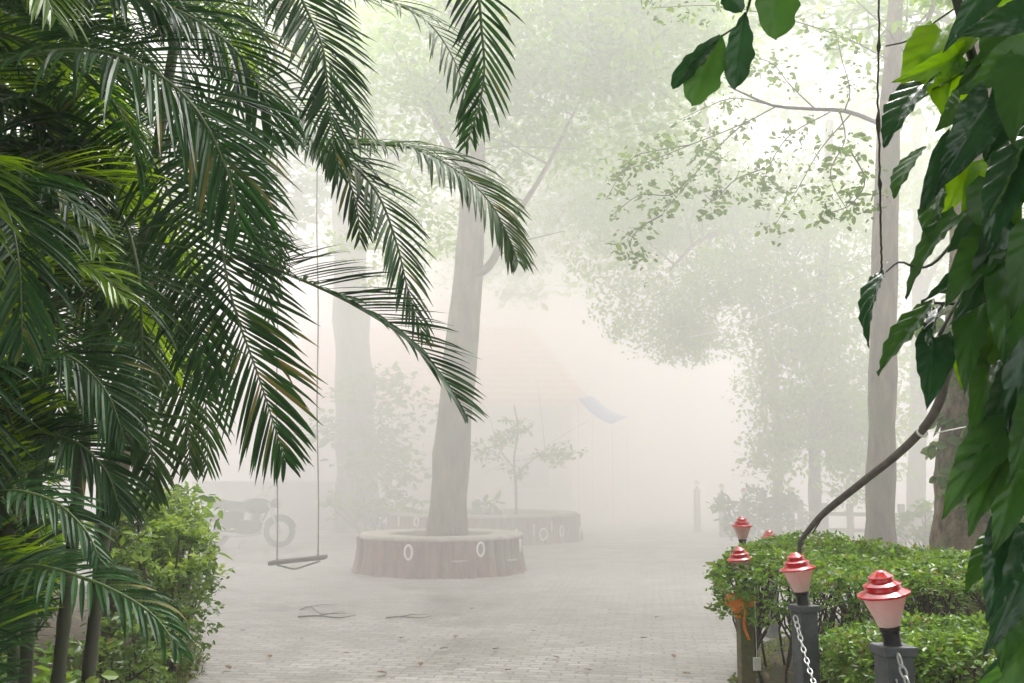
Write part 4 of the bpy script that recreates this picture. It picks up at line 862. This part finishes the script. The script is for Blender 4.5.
# fallen twigs and leaves on the paving
def fallen(pts, label, r=.008):
    b = MB(); pp = [G(*q) + V(0, 0, .014) for q in pts]; b.tube(catmull(pp, 14), list(np.linspace(r, r * .4, 14)), 5)
    a = pp[1]; b.tube([a, a + V(.12, .09, .012), a + V(.3, .13, .008)], [r * .6, r * .5, r * .2], 4)
    tag(obj('fallen_twig', b, M['twig'], loc=tuple(pp[0])), label, 'twig', 'fallen twigs on the paving')
fallen([(298, 618), (318, 617), (340, 619), (356, 616)], 'longest fallen twig lying on the paving in front of the swing', .010)
fallen([(300, 611), (310, 608), (322, 615), (345, 612)], 'thin curved fallen twig just behind the longest one', .006)
fallen([(386, 619), (400, 618), (420, 619), (432, 617)], 'faint fallen twig on the paving in front of the nearer planter', .008)
src = None
for k in range(22):
    px, py = [(533, 633), (493, 651), (439, 651), (455, 640), (387, 675), (592, 672), (470, 610), (640, 640), (350, 655), (300, 640), (610, 612), (560, 660), (420, 668), (675, 660), (270, 660), (245, 632), (505, 672), (655, 620), (690, 676), (230, 672), (580, 645), (400, 640)][k]
    if src is None:
        b = MB(); add_leaves(b, np.array([[0., 0, .012]]), .085, flat=1.0, aspect=.5, jitter=0); src = obj('fallen_leaf', b, M['litter'], smooth=False, local=True); o = src
    else: o = src.copy(); C.objects.link(o)
    g = G(px, py); o.location = (g[0], g[1], .004); o.rotation_euler = (0, 0, rnd.uniform(0, 6.28)); o.scale = (rnd.uniform(.7, 1.3),) * 3
    tag(o, 'single brown fallen leaf lying flat on the open paving', 'leaf', 'fallen leaves on the paving')

# ---------------------------------------------------------------- big-leaved vine at the right and leaves above
def leaf_mesh(base, tip, width, roll=0, curl=.12, cup=.25, shape='heart', quilt=.012, seed=0, toward=(0, -1, 0)):
    r = random.Random(seed); base = np.asarray(base, float); tip = np.asarray(tip, float); ax = tip - base; L = np.linalg.norm(ax); T = ax / L
    to = np.asarray(toward, float); N = unit(to - T * np.dot(to, T)); S = np.cross(T, N); cr, sr = math.cos(roll), math.sin(roll); N, S = N * cr + S * sr, S * cr - N * sr
    nu, nv = 22, 5; vs = []; ph = r.random() * 6
    for i in range(nu + 1):
        u = i / nu
        if shape == 'heart': w = (math.sin(math.pi * min(1, u * .93 + .07) ** .62)) ** .8 * (1 - .15 * u)
        elif shape == 'ob': w = max(0, math.sin(math.pi * min(1, u ** 1.5))) ** .55 * (1 + .09 * math.sin(u * 24 + ph))
        else: w = max(0, math.sin(math.pi * u ** .85)) ** .85
        if u > .86 and shape != 'ob': w *= .6 + .4 * (1 - u) / .14
        w = max(w, .012)
        for j in range(-nv, nv + 1):
            v = j / nv; ww = v * w * width / 2 * (1 + .03 * math.sin(u * 20 + ph + (3 if v < 0 else 0)) * abs(v))
            back = -.10 * L * abs(v) ** 1.5 * (1 - u) ** 6 if shape == 'heart' else 0
            q = quilt * L / .15 * math.sin((u * 11 - abs(v) * 3.0) * math.pi * 1.0) * (abs(v) * (1 - abs(v) * .55)) 
            h = cup * abs(ww) + q + .35 * quilt * L / .15 * (1 - math.exp(-abs(v) * 9)) - curl * L * (u ** 2) + .02 * L * math.sin(u * 5 + ph) * v
            vs.append(base + T * (u * L + back) + S * ww + N * h)
    k = 2 * nv + 1; b = MB(); b.add(vs, [(i * k + j, i * k + j + 1, (i + 1) * k + j + 1, (i + 1) * k + j) for i in range(nu) for j in range(2 * nv)])
    return b
vine = thing('climbing_vine', 'glossy big leaved climbing vine hanging down the right edge of the view', 'vine', (1.0, 1.75, .3))
b = MB(); main = catmull([V(.95, 1.95, 8.3), V(.88, 1.95, 5), P(940, -250, 1.9), P(952, -40, 1.9), P(962, 20, 1.9), P(976, 70, 1.88), P(984, 110, 1.86), P(1000, 190, 1.8), P(1005, 300, 1.75), P(1000, 400, 1.72), P(1010, 520, 1.7), P(1020, 650, 1.7), P(1030, 800, 1.7)], 50); b.tube(main, list(np.linspace(.010, .009, 50)), 8)
obj('stem', b, M['vine_stem'], vine)
b = MB(); hp = catmull([P(880, -60, 2.2), P(879, 30, 2.2), P(878, 100, 2.2), P(880, 180, 2.2), P(881, 240, 2.2), P(882, 276, 2.2)], 50); b.tube([p + V(rnd.gauss(0, .001), 0, 0) for p in hp], [.0024 + (.003 if k in (12, 22, 23, 30) else 0) for k in range(50)], 6)
b.tube(catmull([P(886, 46, 2.2), P(910, 40, 2.1), P(935, 22, 2.0), P(960, 5, 1.92)], 10), .002, 5)
tag(obj('aerial_root', b, M['twig'], loc=tuple(P(880, 0, 2.2))), 'thin dark hanging root dropping straight down in front of the slim trunk', 'root')
b = MB(); b.tube(catmull([P(955, 240, 1.75), P(935, 262, 1.7), P(918, 268, 1.65), P(900, 262, 1.6), P(886, 272, 1.6)], 14), list(np.linspace(.0032, .0012, 14)), 6); b.tube(catmull([P(990, 250, 1.75), P(965, 290, 1.7), P(950, 315, 1.65), P(940, 335, 1.6)], 12), .003, 6); b.tube(catmull([P(1000, 260, 1.72), P(960, 300, 1.7), P(945, 303, 1.66), P(935, 303, 1.6)], 12), .0025, 6)
obj('stem', b, M['vine_stem'], vine)
VL = [ # base, tip, width px, material, roll, depth, shape
 (942, 30, 902, 92, 46, 'vine_fresh', .5, 1.9), (960, 55, 925, 75, 26, 'vine_fresh', -.7, 1.85), (985, 30, 945, 60, 30, 'vine_fresh', .6, 1.85), (930, 60, 945, 105, 34, 'vine_fresh', .2, 1.88), (965, 62, 958, 110, 40, 'vine_fresh', -.3, 1.86),
 (925, 85, 878, 130, 34, 'vine_dark', .9, 1.8), (960, 100, 940, 128, 30, 'vine_dark', .2, 1.75), (990, 100, 950, 175, 60, 'vine_dark', .2, 1.7), (955, 140, 925, 200, 36, 'vine_dark', .3, 1.7), (925, 148, 884, 178, 20, 'vine_dark', 1.0, 1.7),
 (962, 165, 945, 215, 40, 'vine_fresh', .2, 1.68), (990, 170, 965, 205, 34, 'vine_fresh', -.2, 1.66), (940, 185, 926, 235, 22, 'vine_dark', .9, 1.7), (958, 215, 890, 270, 34, 'vine_mid', .75, 1.6), (885, 272, 846, 322, 17, 'vine_dark', 1.0, 1.6),
 (935, 300, 873, 366, 18, 'vine_dark', 1.05, 1.6), (945, 305, 918, 334, 13, 'vine_dark', 1.0, 1.62), (935, 338, 930, 402, 48, 'vine_dark', .1, 1.6), (1000, 235, 948, 290, 52, 'vine_mid', .5, 1.6), (1010, 220, 985, 310, 60, 'vine_dark', -.5, 1.58),
 (985, 290, 950, 360, 44, 'vine_mid', .5, 1.6), (1015, 260, 1005, 360, 66, 'vine_dark', .1, 1.55), (980, 330, 960, 385, 30, 'vine_fresh', .9, 1.62), (1000, 330, 1012, 400, 50, 'vine_mid', 1.0, 1.6), (990, 365, 975, 420, 40, 'vine_dark', .2, 1.58),
 (1015, 370, 985, 450, 60, 'vine_dark', .2, 1.52), (1010, 425, 942, 490, 46, 'vine_mid', .6, 1.5), (1018, 440, 962, 505, 40, 'vine_dark', .7, 1.52), (1015, 430, 955, 455, 30, 'vine_mid', .9, 1.55), (1020, 470, 1000, 540, 46, 'vine_mid', -.2, 1.5),
 (1005, 535, 965, 570, 26, 'vine_dark', .7, 1.55), (1010, 525, 995, 610, 50, 'vine_dark', .1, 1.5), (1025, 540, 1012, 640, 50, 'vine_dark', .2, 1.48), (1020, 590, 1000, 660, 44, 'vine_dark', .6, 1.5), (1030, 80, 985, 150, 60, 'vine_dark', .3, 1.7),
 (1030, 10, 990, 30, 40, 'vine_dark', .4, 1.75), (1005, 15, 985, 70, 40, 'vine_dark', -.4, 1.8), (1030, 130, 1000, 215, 60, 'vine_mid', -.8, 1.6), (1020, 150, 985, 240, 50, 'vine_dark', .5, 1.58), (1030, 60, 1005, 120, 50, 'vine_mid', .6, 1.65),
 (1000, -20, 960, 20, 40, 'vine_dark', .2, 1.8), (1025, -20, 1000, 20, 40, 'vine_fresh', .2, 1.85), (1035, 230, 1015, 300, 50, 'vine_dark', .2, 1.5), (975, 215, 955, 250, 30, 'vine_dark', .3, 1.66), (1030, 330, 1018, 420, 60, 'vine_dark', 0, 1.5),
 (1035, 400, 1015, 480, 50, 'vine_dark', -.3, 1.47), (1000, 180, 995, 250, 44, 'vine_mid', .9, 1.6), (985, 60, 955, 95, 30, 'vine_mid', -.9, 1.83), (1040, 600, 1005, 690, 60, 'vine_dark', .3, 1.5)]
for i, (bx, by, tx, ty, w, mt, rl, Y) in enumerate(VL):
    a = P(bx, by, Y + .03); e = P(tx, ty, Y - .03 - rnd.uniform(0, .05) + rnd.choice([0, 0, .06])); sc_ = 1 / F * Y
    w = w * rnd.uniform(.85, 1.05)
    if mt == 'vine_dark' and i % 3 == 0: mt = 'vine_mid'
    obj('leaf', leaf_mesh(a, e, w * sc_ / max(.35, math.cos(rl)) * .95, roll=rl * rnd.choice([1, 1, -1]) if abs(rl) < .5 else rl, curl=rnd.uniform(.08, .42), cup=rnd.uniform(.1, .6), shape='heart' if w > 24 else 'lance', quilt=.006, seed=i, toward=(rnd.gauss(0, .15), -1, .35 + rnd.gauss(0, .15))), M[mt], vine)
for i in range(36):     # inner leaves filling the mass at the edge
    py = rnd.uniform(-30, 700); px = rnd.uniform(np.interp(py, [0, 100, 300, 400, 560, 700], [1003, 995, 1003, 1008, 1018, 1020]), 1075); a = P(px, py, 1.85 + rnd.uniform(-.1, .25)); e = a + V(rnd.gauss(-.03, .05), rnd.gauss(-.02, .04), -rnd.uniform(.06, .12))
    obj('leaf', leaf_mesh(a, e + V(rnd.gauss(-.02, .04), 0, 0), rnd.uniform(.05, .085), roll=rnd.gauss(0, .7), seed=i + 90, quilt=.0045, toward=(rnd.gauss(0, .4), -1, rnd.uniform(0, .8))), M[rnd.choice(['vine_dark', 'vine_dark', 'vine_mid', 'vine_mid'])], vine)
# twig with leaves hanging into the top of the view
tw = thing('hanging_twig', 'leafy twig with four large notched leaves hanging in from the top edge', 'twig', tuple(P(752, -30, 1.9)))
b = MB(); b.tube(catmull([P(775, -60, 1.9), P(756, -20, 1.9), P(748, 8, 1.9), P(742, 22, 1.9), P(722, 36, 1.9)], 14), [.003] * 7 + [.002] * 7, 6); obj('stem', b, M['vine_stem'], tw)
for i, (bx, by, tx, ty, w, rl) in enumerate([(722, 35, 692, 100, 34, .2), (720, 36, 672, 83, 22, .5), (745, 12, 735, 84, 26, .3), (722, -12, 740, 10, 20, .4), (775, -40, 778, 34, 38, .1)]):
    obj('leaf', leaf_mesh(P(bx, by, 1.9), P(tx, ty, 1.86), w * 1.9 / F * 1.15, roll=rl, shape='ob', quilt=.003, seed=i + 50, curl=.1), M['vine_mid' if i in (0, 4) else 'vine_dark'], tw)
b = MB(); add_leaves(b, np.array([P(680, 226, 5)]), .06, aspect=.7, flat=0, droop=1.5); b.tube([P(680, 226, 5), P(682, 190, 5.3), P(720, 120, 7)], .0012, 4)
